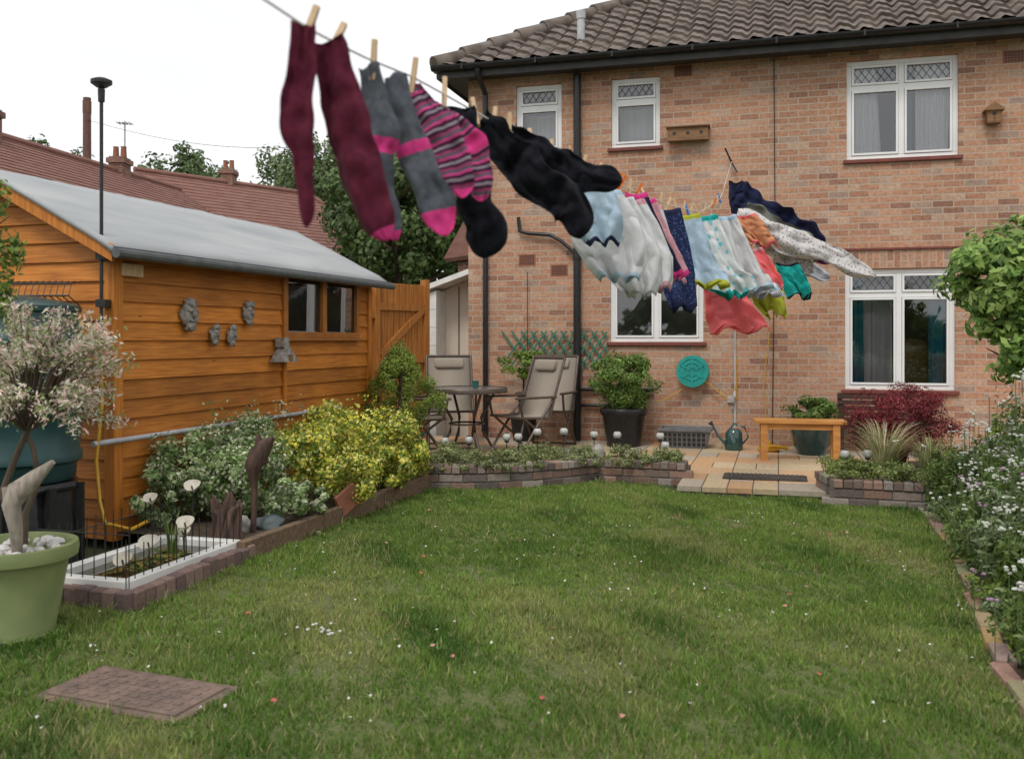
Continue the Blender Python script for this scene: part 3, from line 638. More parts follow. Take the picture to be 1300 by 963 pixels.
# ------------------------------------------------------------ pond
PD=empty("garden_pond",(-2.06,5.33,0),math.radians(-16))
bb=B(); a,b2=.28,.52
for (x0,x1,y0,y1) in ((-a,a,-b2,-b2+.06),(-a,a,b2-.06,b2),(-a,-a+.06,-b2+.06,b2-.06),(a-.06,a,-b2+.06,b2-.06)): bb.box(x0,x1,y0,y1,.06,.13,ch=.008)
bb.make("white_rim",M['white'],PD)
mesh("water",[(-a+.05,-b2+.05,.085),(a-.05,-b2+.05,.085),(a-.05,b2-.05,.085),(-a+.05,b2-.05,.085)],[(0,1,2,3)],M['water'],PD)
bb=B()
for i in range(14):
    y=-b2-.03+i*.08; bb.box(a+.005,a+.075+random.uniform(-.006,.006),y,y+.073,-.01,.1+random.uniform(-.01,.006),c=random.choice([(.2,.13,.11),(.25,.17,.14),(.16,.11,.1)]),ch=.009)
for i in range(8):
    x=-a+i*.078; bb.box(x,x+.072,-b2-.075+random.uniform(-.006,.006),-b2-.005,-.01,.1+random.uniform(-.01,.006),c=random.choice([(.2,.13,.11),(.25,.17,.14),(.16,.11,.1)]),ch=.009)
bb.make("brick_edging",M['wallbrick'],PD,attr=True)
bb=B()
for i in range(9):
    x=-a+i*.07; z=.42; bb.tube([(x,-b2+.01,.0),(x,-b2+.01,z-.02)],.003,n=5)
for i in range(16):
    y=-b2+i*.069; bb.tube([(a-.01,y,.0),(a-.01,y,.3 if i%3 else .34)],.003,n=5)
for i in range(15):
    y=-b2+i*.072; bb.tube([(-a+.01,y,.0),(-a+.01,y,.36)],.003,n=5)
bb.tube([(-a,-b2+.01,.36),(a,-b2+.01,.36)],.003,n=5); bb.tube([(-a+.01,-b2,.3),(-a+.01,b2,.3)],.003,n=5)
bb.make("wire_guard",M['blackm'],PD)
P,Nn,C=clumpy((0,.05,.09),(.2,.4,.02),260,14,[(.09,.14,.03),(.2,.2,.05),(.25,.16,.06)])
P[:,2]=.092+rng.uniform(0,.008,len(P)); Nn=np.tile([0,0,1.],(len(P),1))+rng.normal(size=(len(P),3))*.15
leaves("pond_weed",P,Nn,.018,C,PD,.8)
def blade_tuft(name,c,n,h,spread,pal,w_=.008,parent=None,droop=.5,seg=5):
    V=[];C=[]
    for i in range(n):
        th=random.uniform(0,6.283); r0=random.uniform(0,spread*.25); x=c[0]+r0*math.cos(th); y=c[1]+r0*math.sin(th); hh=h*random.uniform(.6,1.15); out=spread*random.uniform(.3,1.2)
        th2=th+random.uniform(-.5,.5); wv=Vector((-math.sin(th2),math.cos(th2),0)); cc=np.array(random.choice(pal))*random.uniform(.8,1.2); prev=None
        for k in range(seg+1):
            q_=k/seg; p=Vector((x+math.cos(th2)*out*q_**1.8,y+math.sin(th2)*out*q_**1.8,c[2]+hh*(q_-droop*q_**3*.6))); ww=w_*(1-q_)**.7+.0006
            cur=(p-wv*ww,p+wv*ww)
            if prev: V+=[prev[0],prev[1],cur[1],cur[0]]; C.append(cc)
            prev=cur
    if name is None: return [tuple(v) for v in V],C
    return poly_mesh(name,np.array([tuple(v) for v in V]),4,np.array(C),M['leaf'],parent)
blade_tuft("pond_iris",(-2.0,5.55,.08),18,.36,.14,[(.12,.2,.05),(.18,.25,.08)],.007)
TV=[];TC=[]
epts=[(-1.62,5.6),(-.72,8.36),(-.2,8.36),(.34,8.52),(.8,8.8),(1.5,8.56)]
ep2=[(3.1,7.3),(2.8,6.2),(1.9,3.86),(1.45,2.3)]; ep3=[(-2.45,4.9),(-1.84,4.5),(-1.58,5.6)]
ca,sa=math.cos(DA),math.sin(DA)
ep4=[(DC[0]+u*ca-v*sa,DC[1]+u*sa+v*ca) for u,v in ((-.35,-.19),(.35,-.19),(.35,.19),(-.35,.19),(-.35,-.19))]
for ep in (epts,ep2,ep3,ep4):
    for i in range(len(ep)-1):
        a=Vector(ep[i]); b3=Vector(ep[i+1]); n=int((b3-a).length/.05)
        for k in range(n):
            if random.random()<.35: continue
            p=a.lerp(b3,k/n); hh=random.uniform(.03,.05) if ep is ep4 else random.uniform(.04,.10)
            v,c=blade_tuft(None,(p.x+random.gauss(0,.02),p.y+random.gauss(0,.02),0),7,hh,.05,[(.13,.22,.04),(.2,.29,.06),(.1,.17,.03),(.3,.3,.12)],.0028,seg=3); TV+=v; TC+=c
for k in range(60):
    th=random.uniform(0,6.28); v,c=blade_tuft(None,(-2.27+.24*math.cos(th),4.3+.24*math.sin(th),0),7,.07,.04,[(.13,.22,.04),(.2,.29,.06)],.0028,seg=3); TV+=v; TC+=c
for k in range(70):
    x=random.uniform(-2,1.8); y=random.uniform(3,6.5)
    if abs(x-DC[0])<.42 and abs(y-DC[1])<.36: continue
    v,c=blade_tuft(None,(x,y,0),9,random.uniform(.035,.06),.06,[(.1,.2,.035),(.16,.26,.05),(.24,.32,.09)],.004,seg=3); TV+=v; TC+=c
poly_mesh("rough_grass_edges",np.array(TV),4,np.array(TC),M['leaf'])
M['cream2']=nmat("cream_ceramic",(.72,.68,.58),(.55,.5,.42),scale=30,rough=.4)
def lily(x,y,z,s=.05):
    e=empty("flower_garden_stake",(x,y,0)); bb=B(); bb.tube([(0,.0,.05),(.005,0,z*.5),(0,0,z)],.004,n=6,mi=1)
    n=20; V=[];F=[]
    for i,(r_,zz) in enumerate([(.006,-.028),(.45*s,-.012),(.8*s,.006),(1.0*s,.02)]):
        for k in range(n):
            th=2*math.pi*k/n; rr=r_*(1+.07*math.sin(3*th)*(i>0)); V.append((rr*math.cos(th),rr*math.sin(th)*.9-zz*.6,z+zz+.55*rr*math.sin(th)))
    for i in range(3):
        for k in range(n): F.append((i*n+k,i*n+(k+1)%n,(i+1)*n+(k+1)%n,(i+1)*n+k))
    bb.add(V,F); bb.tube([(0,-.002,z-.01),(0,-.012,z+.012)],.005,n=6,mi=1); bb.make("bloom",[M['cream2'],M['blackm']],e,True)
lily(-1.98,5.85,.43,.05); lily(-1.85,5.35,.3,.05); lily(-2.0,5.2,.22,.055); lily(-2.2,5.75,.37,.042); lily(-2.08,5.05,.16,.05); lily(-1.95,5.6,.2,.045)
dw=empty("driftwood_sculpture",(-1.66,6.05,.1)); bb=B()
bb.tube([(.0,0,0),(.01,.01,.25),(.0,.01,.36),(.0,.0,.43),(.03,0,.50),(.08,0,.57),(.13,.0,.62)],[.02,.018,.03,.055,.065,.05,.012],n=9); bb.tube([(-.03,0,.4),(.03,0,.46),(.10,0,.47)],[.02,.035,.012],n=8); bb.tube([(.02,0,.45),(.04,0,.56),(.03,0,.64)],[.03,.03,.01],n=8); bb.make("stick",M['drift'],dw,True)
st=empty("tree_stump_ornament",(-1.78,5.9,0)); bb=B()
for k in range(9):
    th=k*.7; r_=.06; bb.tube([(r_*1.8*math.cos(th),r_*1.4*math.sin(th),.03),(r_*math.cos(th),r_*math.sin(th),.15),(r_*math.cos(th+.5)*1.1,r_*math.sin(th+.5),.28),(r_*1.6*math.cos(th+.8),r_*math.sin(th+.9),.34+.06*math.sin(k*2.3))],[.03,.035,.03,.008],n=7)
bb.make("roots",M['drift'],st,True)
tt=B(); tt.box(-.1,.1,-.015,.015,0,.17,ch=.006,M4=Matrix.Translation((-1.18,6.95,.1))@Matrix.Rotation(.9,4,'Z')@Matrix.Rotation(-.5,4,'Y')); tt.make("terracotta_tile",M['terracotta'])
rock("dark_stone",(-1.6,6.2,.13),(.1,.09,.06),3,None,nmat("slate_stone",(.06,.08,.085),(.12,.14,.14),rough=.7)); rock("dark_stone",(-1.75,6.1,.13),(.07,.09,.07),5,None,M['stone'])
# ------------------------------------------------------------ bushes in left bed
Wp=[(.62,.64,.46),(.18,.27,.09),(.42,.48,.27),(.12,.2,.06),(.22,.32,.11)]; Yp=[(.70,.63,.1),(.56,.55,.06),(.2,.3,.05),(.72,.67,.22),(.13,.21,.04)]
L1=[clumpy(c,r,n_,k2,Wp,spread=.28,zmin=.12) for c,r,n_,k2 in (((-2.22,6.5,.42),(.34,.38,.36),4800,42),((-1.92,6.85,.42),(.36,.4,.36),4600,40),((-1.85,6.45,.36),(.3,.32,.3),4600,40),((-2.05,7.1,.48),(.32,.35,.36),4600,40),((-1.55,6.45,.26),(.2,.26,.17),1800,20),((-1.42,6.65,.22),(.16,.22,.13),1200,14),((-2.3,6.2,.3),(.22,.22,.24),2000,20))]
q=cat(L1); leaves("variegated_euonymus_bush",q[0],q[1],.017,q[2],None,.6)
L2=[clumpy(c,r,n_,k2,Yp,spread=.27,zmin=.12) for c,r,n_,k2 in (((-1.6,7.1,.42),(.36,.4,.32),5000,46),((-1.38,7.55,.44),(.42,.45,.38),5200,48),((-1.08,8.1,.42),(.42,.42,.36),5000,44),((-1.55,7.9,.52),(.35,.4,.36),4500,40),((-1.22,7.0,.32),(.26,.32,.24),3200,30),((-1.0,7.7,.3),(.24,.32,.22),3000,26),((-.9,8.3,.35),(.22,.25,.26),2400,22))]
q=cat(L2); leaves("golden_euonymus_bush",q[0],q[1],.017,q[2],None,.6)
V=[];NN=[];CC=[]
for k in range(40):
    x=-1.6+random.uniform(-.6,.6); y=7.3+(x+1.7)*1.2+random.uniform(-.4,.5); z=random.uniform(.74,.92)
    for j in range(9): V.append((x+random.gauss(0,.022)+j*.002,y+random.gauss(0,.022),z-random.uniform(0,.18))); NN.append(rng.normal(size=3)); CC.append(random.choice(Yp[:3] if x>-1.7 else Wp[:3]))
leaves("euonymus_shoots",np.array(V),np.array(NN),.016,np.array(CC),None,.6)
blade_tuft("bed_grass",(-1.25,8.5,.15),60,.62,.18,[(.3,.3,.12),(.2,.26,.08)],.004)
sp=empty("potted_dwarf_conifer",(-1.12,9.5,.0)); Gp=[(.19,.27,.045),(.26,.34,.06),(.11,.18,.03),(.35,.40,.085)]
P,Nn,C=clumpy((0,0,.87),(.50,.50,.52),24000,150,Gp,spread=.14,inner=.5,cone=True,zmin=.42); 
leaves("foliage",P,Nn,.013,C,sp,.4)
bb=B(); bb.tube([(0,0,.3),(0,0,1.1)],[.04,.01]); bb.make("trunk",M['bark'],sp)
bb=B(); bb.lathe([(0,.08),(.17,.08),(.22,.36),(.245,.37),(.245,.41),(.21,.41),(.2,.37),(0,.36)]); bb.make("pot",nmat("green_pot",(.03,.09,.05),(.05,.13,.08),rough=.5),sp,True)
# ------------------------------------------------------------ willow in pot (foreground)
wl=empty("potted_dappled_willow",(-2.27,4.3,0)); bb=B()
bb.lathe([(0,0),(.17,0),(.18,.02),(.175,.03),(.225,.3),(.23,.35),(.27,.36),(.275,.39),(.27,.42),(.24,.42),(.23,.37),(0,.36)],n=40); bb.make("pot",M['potgreen'],wl,True)
bb=B()
for i in range(70): 
    th=random.uniform(0,6.28); r_=.21*math.sqrt(random.random()); bb.ball((r_*math.cos(th),r_*math.sin(th),.38+random.uniform(0,.03)),(random.uniform(.012,.035),random.uniform(.012,.03),random.uniform(.012,.025)),n=8)
bb.make("pebbles",nmat("white_pebble",(.6,.58,.54),(.4,.38,.36),scale=20),wl,True)
bb=B(); bb.tube([(.02,0,.36),(.0,0,.5),(-.05,.0,.65),(.0,.01,.8),(.07,.0,.95)],[.022,.02,.018,.016,.014]); bb.tube([(.03,.03,.36),(.04,.03,.55),(.10,.03,.7),(.08,.02,.85),(.03,0,.98)],[.018,.016,.014,.012,.01])
tips=[]
for i in range(90):
    th=random.uniform(0,6.28); el=random.uniform(-.35,1.5); r_=random.uniform(.24,.47); p=Vector((.12+r_*math.cos(th)*math.cos(el),r_*math.sin(th)*math.cos(el),1.08+r_*.95*math.sin(el))); mid=Vector((.08,0,1.02)).lerp(p,.5)+Vector((0,0,.05)); bb.tube([(.06,0,.93),mid,p],[.007,.004,.0015],n=5); tips.append((mid,p))
bb.make("stems",M['bark'],wl,True)
PP=[];NN=[];CC=[]; wp=[(.80,.64,.56),(.78,.74,.6),(.36,.42,.18),(.80,.52,.48),(.24,.33,.11),(.76,.70,.58)]
for i in range(9500):
    mid,p=random.choice(tips); q_=random.random()**.8*1.12; c=mid.lerp(p,q_)+Vector(rng.normal(size=3)*.020); PP.append(c); NN.append(rng.normal(size=3)); CC.append(np.array(wp[min(5,int(random.random()*6))])*random.uniform(.8,1.1))
leaves("foliage",np.array([tuple(p) for p in PP]),np.array(NN),.014,np.array(CC),wl,.33)
dw=empty("driftwood_branch",(-2.2,4.2,.38)); bb=B(); bb.tube([(0,0,0),(.02,-.05,.13),(.0,-.05,.24),(.03,-.05,.3),(.1,-.04,.36),(.18,-.04,.43)],[.022,.028,.04,.05,.035,.012],n=10); bb.tube([(.0,-.05,.2),(-.03,-.05,.32)],[.03,.012]); bb.make("wood",nmat("pale_driftwood",(.4,.35,.29),(.22,.18,.15),scale=16,bump=.6,rough=.9,stretch=(3,3,.6)),dw,True)
P,Nn,C=clumpy((-2.66,4.75,1.72),(.2,.2,.5),1500,26,[(.2,.3,.06),(.3,.38,.09),(.12,.19,.05)],spread=.25); ls=empty("garden_shrub"); leaves("foliage",P,Nn,.02,C,ls,.5)
bb=B(); bb.tube([(-2.78,4.75,0),(-2.76,4.76,.9),(-2.68,4.75,2.0)],[.03,.02,.006]); 
for k in range(9): z=1.3+k*.09; bb.tube([(-2.7,4.75,z),(-2.5-.02*(k%3),4.7,z+.12)],[.006,.002],n=5)
bb.make("stems",M['bark'],ls)
# ------------------------------------------------------------ planter plants
mound=[(.22,.27,.09),(.14,.19,.06),(.31,.34,.15),(.36,.38,.2)]
Lq=[]
for (x,y,rx,rz) in ((-.62,8.72,.2,.14),(-.3,8.72,.22,.12),(.0,8.85,.25,.1),(.35,8.95,.25,.14),(.7,9.1,.2,.1),(1.05,8.98,.18,.12),(1.3,8.88,.2,.13),(1.5,8.85,.13,.1),(-.6,9.1,.25,.12),(.1,9.15,.3,.09)):
    Lq.append(clumpy((x,y,.24),(rx,.18,rz),1500,18,mound,spread=.35,zmin=.19))
for k in range(16):
    q_=k/15; x=-.6+q_*2.1; y=8.42+(.12 if x>0 else 0)+(.28 if .3<x<.8 else 0)+(.2 if x>=.8 else 0); Lq.append(clumpy((x,y-.01,.215),(.09,.035,.05),160,5,mound,spread=.5))
q=cat(Lq); leaves("rockery_ground_cover",q[0],q[1],.012,q[2],None,.6)
Lq=[clumpy((x,y,.26),(rx,.2,.13),1800,18,[(.25,.32,.09),(.16,.22,.06),(.36,.4,.16)],spread=.35,zmin=.15) for x,y,rx in ((2.75,7.78,.24),(3.0,7.65,.24),(3.25,7.55,.22),(2.8,8.05,.2),(3.5,7.5,.22))]
q=cat(Lq); leaves("planter_ground_cover",q[0],q[1],.012,q[2],None,.6)
def globe(x,y,h):
    e=empty("solar_globe_light",(x,y,.18)); bb=B(); bb.tube([(0,0,0),(0,0,h)],.005,n=6,mi=1); bb.ball((0,0,h+.04),.04,n=16); bb.lathe([(0,h-.012),(.02,h-.01),(.022,h+.006)],n=12,mi=1); bb.lathe([(.024,h+.066),(.02,h+.08),(0,h+.083)],n=12,mi=1); bb.make("globe_on_stake",[M['ball'],M['blackm']],e,True)
for x,y,h in ((-.64,9.0,.16),(-.41,8.98,.17),(-.05,8.95,.2),(.06,8.98,.2),(.24,8.95,.25),(.5,9.1,.24),(.8,9.2,.2),(1.02,9.15,.2),(1.42,9.05,.2),(1.46,9.0,.12),(2.75,7.8,.18),(2.92,7.75,.19)): globe(x,y,h)
rock("planter_boulder",(.82,9.05,.25),(.07,.06,.09),8,None,M['stone'])
ac=empty("red_japanese_maple",(3.4,8.3,.15)); bb=B()
for k in range(9):
    th=k*.7; bb.tube([(0,0,0),(.1*math.cos(th),.1*math.sin(th),.3),(.3*math.cos(th),.3*math.sin(th),.5)],[.02,.012,.004],n=6)
bb.make("branches",M['bark'],ac)
P,Nn,C=clumpy((0,0,.46),(.60,.45,.44),13000,80,[(.24,.03,.045),(.14,.018,.03),(.34,.06,.07),(.2,.04,.04)],spread=.19,inner=.3); leaves("foliage",P,Nn+np.array([0,0,.5]),.022,C,ac,.2)
blade_tuft("ornamental_feather_grass",(3.05,7.75,.2),460,.6,.3,[(.62,.53,.33),(.7,.62,.43),(.42,.4,.2),(.24,.3,.1)],.0028)
blade_tuft("ornamental_feather_grass",(3.45,7.8,.2),200,.45,.28,[(.45,.42,.24),(.24,.32,.1)],.003)
# ------------------------------------------------------------ right border
mesh("flower_bed_soil",[(3.2,7.42,.012),(2.86,6.23,.012),(1.97,3.86,.012),(1.5,2.3,.012),(1.3,1.2,.012),(5.4,1.2,.012),(5.4,7.42,.012)],[tuple(range(7))],M['soil'])
bb=B(); pts=[(3.16,7.36),(2.86,6.23),(1.97,3.86),(1.5,2.3),(1.3,1.2)]
for i in range(len(pts)-1):
    a=Vector((*pts[i],0)); b2=Vector((*pts[i+1],0)); l=(b2-a).length; n=max(1,round(l/.24)); d=(b2-a).normalized()
    for k in range(n):
        M4=Matrix.Translation(a+d*(l*(k+.5)/n)+Vector((random.uniform(-.012,.012),0,0)))@Matrix.Rotation(math.atan2(d.y,d.x)+random.uniform(-.08,.08),4,'Z')@Matrix.Rotation(random.uniform(-.06,.06),4,'X'); h=l/n/2-.006
        bb.box(-h,h,.0,.075,-.02,.045+random.uniform(-.018,.012),tuple(x*random.uniform(.7,1.1) for x in random.choice([(.36,.25,.16),(.3,.22,.16),(.34,.27,.2)])),M4=M4,ch=.009)
bb.make("brick_lawn_edging",M['wallbrick'],attr=True)
g1=[(.15,.23,.06),(.1,.17,.04),(.2,.28,.08),(.24,.31,.12)]; g2=[(.2,.27,.13),(.28,.33,.18),(.14,.2,.08)]; g3=[(.18,.29,.04),(.27,.37,.07),(.12,.2,.04)]
Lq=[];Lb=[];fl=[]
def xedge(y): return 2.86+.27*(y-6.23) if y>6.23 else 1.97+.375*(y-3.86)
for i in range(126):
    y=random.uniform(2.4,7.4) if i<92 else random.uniform(3.2,6.4); t_=random.random()
    x=xedge(y)+.14+t_*1.15; hgt=.2+1.0*t_**.6*random.uniform(.7,1.2)*(.55+.45*min(1,max(0,(y-2.8)/2)))
    if y>5 : hgt=max(hgt,.5+.25*t_)
    hgt=min(hgt,1.2)
    if i>=92: hgt=random.uniform(.6,1.15); x=xedge(y)+random.uniform(.35,.8)
    g=random.choice([g1,g2,g3,g1]); dst=Lq if random.random()<.6 else Lb
    rr=random.uniform(.16,.28); dst.append(clumpy((x,y,hgt*.52),(rr,rr,hgt*.52),1000,24,g,spread=.3,inner=.2,zmin=.02))
    if random.random()<.8:
        for k in range(random.randint(3,14)): fl.append((x+random.gauss(0,rr*.6),y+random.gauss(0,rr*.6),hgt*random.uniform(.8,1.12),random.random()))
for i in range(46):
    y=2.6+i*.105+random.uniform(-.04,.04); x=xedge(y)+random.uniform(.06,.28); hh=random.uniform(.08,.3); rr=random.uniform(.09,.16)
    Lq.append(clumpy((x,y,hh*.5),(rr,rr,hh*.5),420,12,random.choice([g1,g2,g3]),spread=.35,inner=.2,zmin=.015))
q=cat(Lq); leaves("flower_border_plants",q[0],q[1],.018,q[2],None,.4)
q=cat(Lb); leaves("flower_border_shrubs",q[0],q[1],.028,q[2],None,.33)
bt=B()
for x,y,z,c in fl:
    if z<.15: continue
    cc=(.8,.8,.74) if c<.85 else (.5,.3,.45)
    for k in range(6 if c<.4 else 3):
        bt.ball((x+random.gauss(0,.015),y+random.gauss(0,.015),z+random.gauss(0,.01)),(.011,.011,.006),cc,n=6)
    bt.tube([(x,y,z-.25 if z>.3 else .02),(x,y,z)],.0025,n=4,c=(.16,.23,.08))
bt.make("white_border_flowers",M['leaf'],attr=True)
for k in range(14):
    y=3.0+k*.32+random.uniform(-.1,.1); blade_tuft("border_grass",(2.02+.375*(y-3.86)+random.uniform(.03,.4),y,.02),60,random.uniform(.18,.5),.2,[(.17,.25,.06),(.25,.31,.1)],.004)
# small tree on right
tr=empty("fruit_tree",(3.20,5.9,0)); bb=B(); bb.tube([(.3,0,0),(.22,0,.7),(.12,.02,1.3),(.1,0,1.95)],[.05,.04,.028,.01])
for k in range(14):
    th=k*2.4; z=1.1+k*.05; bb.tube([(.15,0,z),(.1+.2*math.cos(th),.2*math.sin(th),z+.08),(.1+.32*math.cos(th),.3*math.sin(th),z+.14)],[.014,.009,.003],n=6)
bb.make("trunk",M['bark'],tr,True)
tg=[(.15,.26,.05),(.24,.36,.08),(.32,.43,.12),(.10,.18,.04)]
q=cat([clumpy((.04,0,1.72),(.60,.5,.46),8500,90,tg,spread=.19,inner=.15),clumpy((.5,.1,1.62),(.5,.5,.66),5000,56,tg,spread=.21,inner=.2),clumpy((.12,-.1,1.32),(.42,.34,.34),4200,44,tg,spread=.22,inner=.15)]); leaves("foliage",q[0],q[1]+np.array([-.2,-.3,.3]),.032,q[2],tr,.48)
bb=B()
for i in range(60):
    y=-1+i*.15; x=3.6+.36*(y-3.86)+.6; bb.box(x-.01,x+.01,y,y+.14,0,1.05)
bb.make("side_fence",M['gate'])
# ------------------------------------------------------------ gate/fence
GT=empty("wooden_gate"); a=Vector((-1.98,10.95,0)); b2=Vector((-1.13,12.0,0)); d=b2-a; l=d.length; M4=Matrix.Translation(a)@Matrix.Rotation(math.atan2(d.y,d.x),4,'Z')
bb=B(); n=13
for i in range(n):
    x=l*i/n; h=2.03 if i>=5 else 1.95; bb.box(x+.006,x+l/n-.004,.0,.02,.1,h+random.uniform(-.006,.006),M4=M4,ch=.003)
bb.box(0.02,l*.4,-.035,-.001,1.6,1.68,M4=M4); bb.box(l*.42,l,-.035,-.001,1.7,1.79,M4=M4); bb.box(l*.42,l,-.035,-.001,.3,.4,M4=M4); bb.box(l*.42,l,-.036,-.001,1.05,1.13,M4=M4); bb.box(l*.37,l*.42,-.05,.05,.05,2.1,M4=M4); bb.box(l,l+.07,-.05,.05,.05,2.1,M4=M4)
K=M4@Matrix.Translation((l*.44,0,1.15))@Matrix.Rotation(-math.atan2(.56,l*.54),4,'Y'); bb.box(0,math.hypot(.56,l*.54),-.034,-.002,-.04,.04,M4=K)
bb.make("boards",M['gate'],GT)
# ------------------------------------------------------------ furniture
def chair(x,y,rz,name="folding_patio_chair"):
    e=empty(name,(x,y,.08),rz); bb=B(); w_=.27
    for s in (-1,1):
        X=s*w_
        bb.tube([(X,-.27,0),(X,-.05,.3),(X,.18,.58),(X,.2,.62)],.014); bb.tube([(X,.27,0),(X,.1,.2),(X,-.22,.44),(X,-.26,.62)],.014)
        bb.tube([(X,.16,.42),(X,.22,.62),(X,.36,1.02),(X,.38,1.06)],.015); bb.tube([(X,-.24,.43),(X,.18,.41)],.014)
        bb.box(X-.028,X+.028,-.3,.24,.625,.65,ch=.008)
    bb.tube([(-w_,.38,1.06),(w_,.38,1.06)],.015); bb.tube([(-w_,-.27,.01),(w_,-.27,.01)],.012); bb.tube([(-w_,.27,.01),(w_,.27,.01)],.012); bb.tube([(-w_,-.24,.43),(w_,-.24,.43)],.014)
    bb.make("frame",M['chairframe'],e,True)
    V=[]; prof=[(-.24,.44),(-.12,.425),(.0,.415),(.12,.41),(.17,.43),(.2,.52),(.245,.65),(.29,.78),(.33,.9),(.37,1.02),(.38,1.055)]
    for yy,z in prof: V+=[(-w_+.014,yy,z),(w_-.014,yy,z)]
    F=[(2*i,2*i+1,2*i+3,2*i+2) for i in range(len(prof)-1)]
    o=mesh("sling",V,F,M['beige'],e,True); md=o.modifiers.new("s","SOLIDIFY"); md.thickness=.008
    bb=B(); bb.box(-.17,.17,-.02,.035,-.06,.06,ch=.02,M4=Matrix.Translation((0,.325,.98))@Matrix.Rotation(-.33,4,'X')); bb.make("head_cushion",M['beige'],e,True)
tb=empty("round_patio_table",(-.5,10.4,.08)); bb=B()
bb.lathe([(0,.7),(.42,.7),(.44,.705),(.44,.725),(.42,.73),(0,.73)],n=40); bb.make("top",M['tabletop'],tb,True)
bb=B(); bb.lathe([(.425,.68),(.45,.68),(.455,.715),(.445,.735)],n=40)
for k in range(4):
    th=k*math.pi/2+.5; bb.tube([(.36*math.cos(th),.36*math.sin(th),.7),(.18*math.cos(th),.18*math.sin(th),.4),(.2*math.cos(th),.2*math.sin(th),.25),(.36*math.cos(th),.36*math.sin(th),0)],.016)
bb.lathe([(.19,.33),(.205,.34),(.19,.35)],n=24); bb.make("frame",M['chairframe'],tb,True)
bb=B(); bb.lathe([(0,0),(.03,0),(.038,.08),(.034,.08),(.028,.01),(0,.01)],ctr=(-.4,10.35,.812)); bb.make("candle_jar",nmat("green_glass",(.03,.14,.13),rough=.15),None,True)
chair(-.72,11.15,math.radians(8)); chair(.12,10.35,math.radians(-52)); chair(.42,11.2,math.radians(-20)); chair(-.98,10.15,math.radians(100))
bb=B(); 
for sg in (1,-1):
    for k in range(12):
        x=-.95+k*.13; z0,z1=1.0,1.45; 
        xa,xb=(x,x+.34*1) if sg>0 else (x+.34,x)
        xa2=max(-.95,min(.42,xa)); xb2=max(-.95,min(.42,xb))
        if abs(xa2-xb2)<.05: continue
        za=z0+(z1-z0)*abs(xa2-xa)/.34; zb=z1-(z1-z0)*abs(xb2-xb)/.34
        y=-.05 if sg>0 else -.035
        dx=xb2-xa2; dz=zb-za; l=math.hypot(dx,dz); nx,nz=-dz/l*.011,dx/l*.011
        bb.add([(xa2-nx,y-.006,za-nz),(xa2+nx,y-.006,za+nz),(xb2+nx,y-.006,zb+nz),(xb2-nx,y-.006,zb-nz),(xa2-nx,y+.006,za-nz),(xa2+nx,y+.006,za+nz),(xb2+nx,y+.006,zb+nz),(xb2-nx,y+.006,zb-nz)],[(0,1,2,3),(7,6,5,4),(0,4,5,1),(1,5,6,2),(2,6,7,3),(3,7,4,0)])
bb.make("diamond_trellis",M['trellis'],loc=(.79,11.9,0),rz=HZ)
def hl(u,y,z=0): return (.79+.962*u+.271*y,11.9-.271*u+.962*y,z)
P,Nn,C=clumpy((*hl(-.6,-.25)[:2],1.05),(.38,.15,.2),2000,20,g3,spread=.3); cp_=empty("climbing_plant"); leaves("foliage",P,Nn,.022,C,cp_,.5)
bb=B(); x,y,_=hl(-.6,-.25); bb.tube([(x,y,.4),(x,y,.95)],.012); bb.lathe([(0,.08),(.13,.08),(.17,.4),(.18,.42),(.15,.42),(0,.4)],ctr=(x,y,0)); bb.make("pot",M['black'],cp_,True)
x,y,_=hl(.70,-.5); pb=empty("potted_bush",(x,y,.08)); bb=B(); bb.lathe([(0,0),(.2,0),(.2,.02),(.25,.36),(.275,.38),(.285,.42),(.27,.45),(.24,.43),(0,.4)],n=36); bb.make("pot",M['black'],pb,True)
P,Nn,C=clumpy((0,0,.76),(.52,.46,.42),12000,75,[(.14,.25,.05),(.22,.34,.07),(.10,.17,.04),(.27,.38,.11)],spread=.2,inner=.2); leaves("foliage",P,Nn,.019,C,pb,.5)
x,y,_=hl(1.475,-.09); hr=empty("hose_reel",(x,y,.96),HZ); bb=B()
def ring(bb,r0,r1,y0,y1,n=32,mi=0):
    V=[];F=[]
    for k in range(n):
        th=2*math.pi*k/n; c,s=math.cos(th),math.sin(th); V+=[(r0*c,y0,r0*s),(r1*c,y0,r1*s),(r1*c,y1,r1*s),(r0*c,y1,r0*s)]
    for k in range(n):
        a=4*k; b3=4*((k+1)%n)
        for j in range(4): F.append((a+j,a+(j+1)%4,b3+(j+1)%4,b3+j))
    bb.add(V,F,mi=mi)
ring(bb,.001,.17,-.07,-.055); ring(bb,.15,.19,-.08,-.05); ring(bb,.001,.19,.05,.06); ring(bb,.02,.14,-.055,.05); ring(bb,.05,.06,-.082,-.068); ring(bb,.1,.11,-.082,-.068)
for k in range(6):
    bb.box(-.012,.012,-.08,-.068,.03,.16,M4=Matrix.Rotation(k*math.pi/3,4,'Y'))
bb.make("reel",M['teal'],hr)
bb=B()
bb.tube([hl(1.42,-.08,.82),hl(1.3,-.1,.7),hl(1.15,-.1,.62),hl(1.05,-.1,.58)],.008,n=6); bb.tube([hl(1.6,-.08,.86),hl(1.8,-.1,.7),hl(1.95,-.1,.6),hl(1.98,-.08,.8)],.008,n=6); bb.tube([hl(1.98,-.03,1.1),hl(1.98,-.03,.62)],.01,n=6); bb.tube([hl(2.35,-.2,.2),hl(2.3,-.05,.8),hl(2.38,-.05,1.5)],.006,n=6); bb.make("yellow_hose",M['yellow'],None,True)
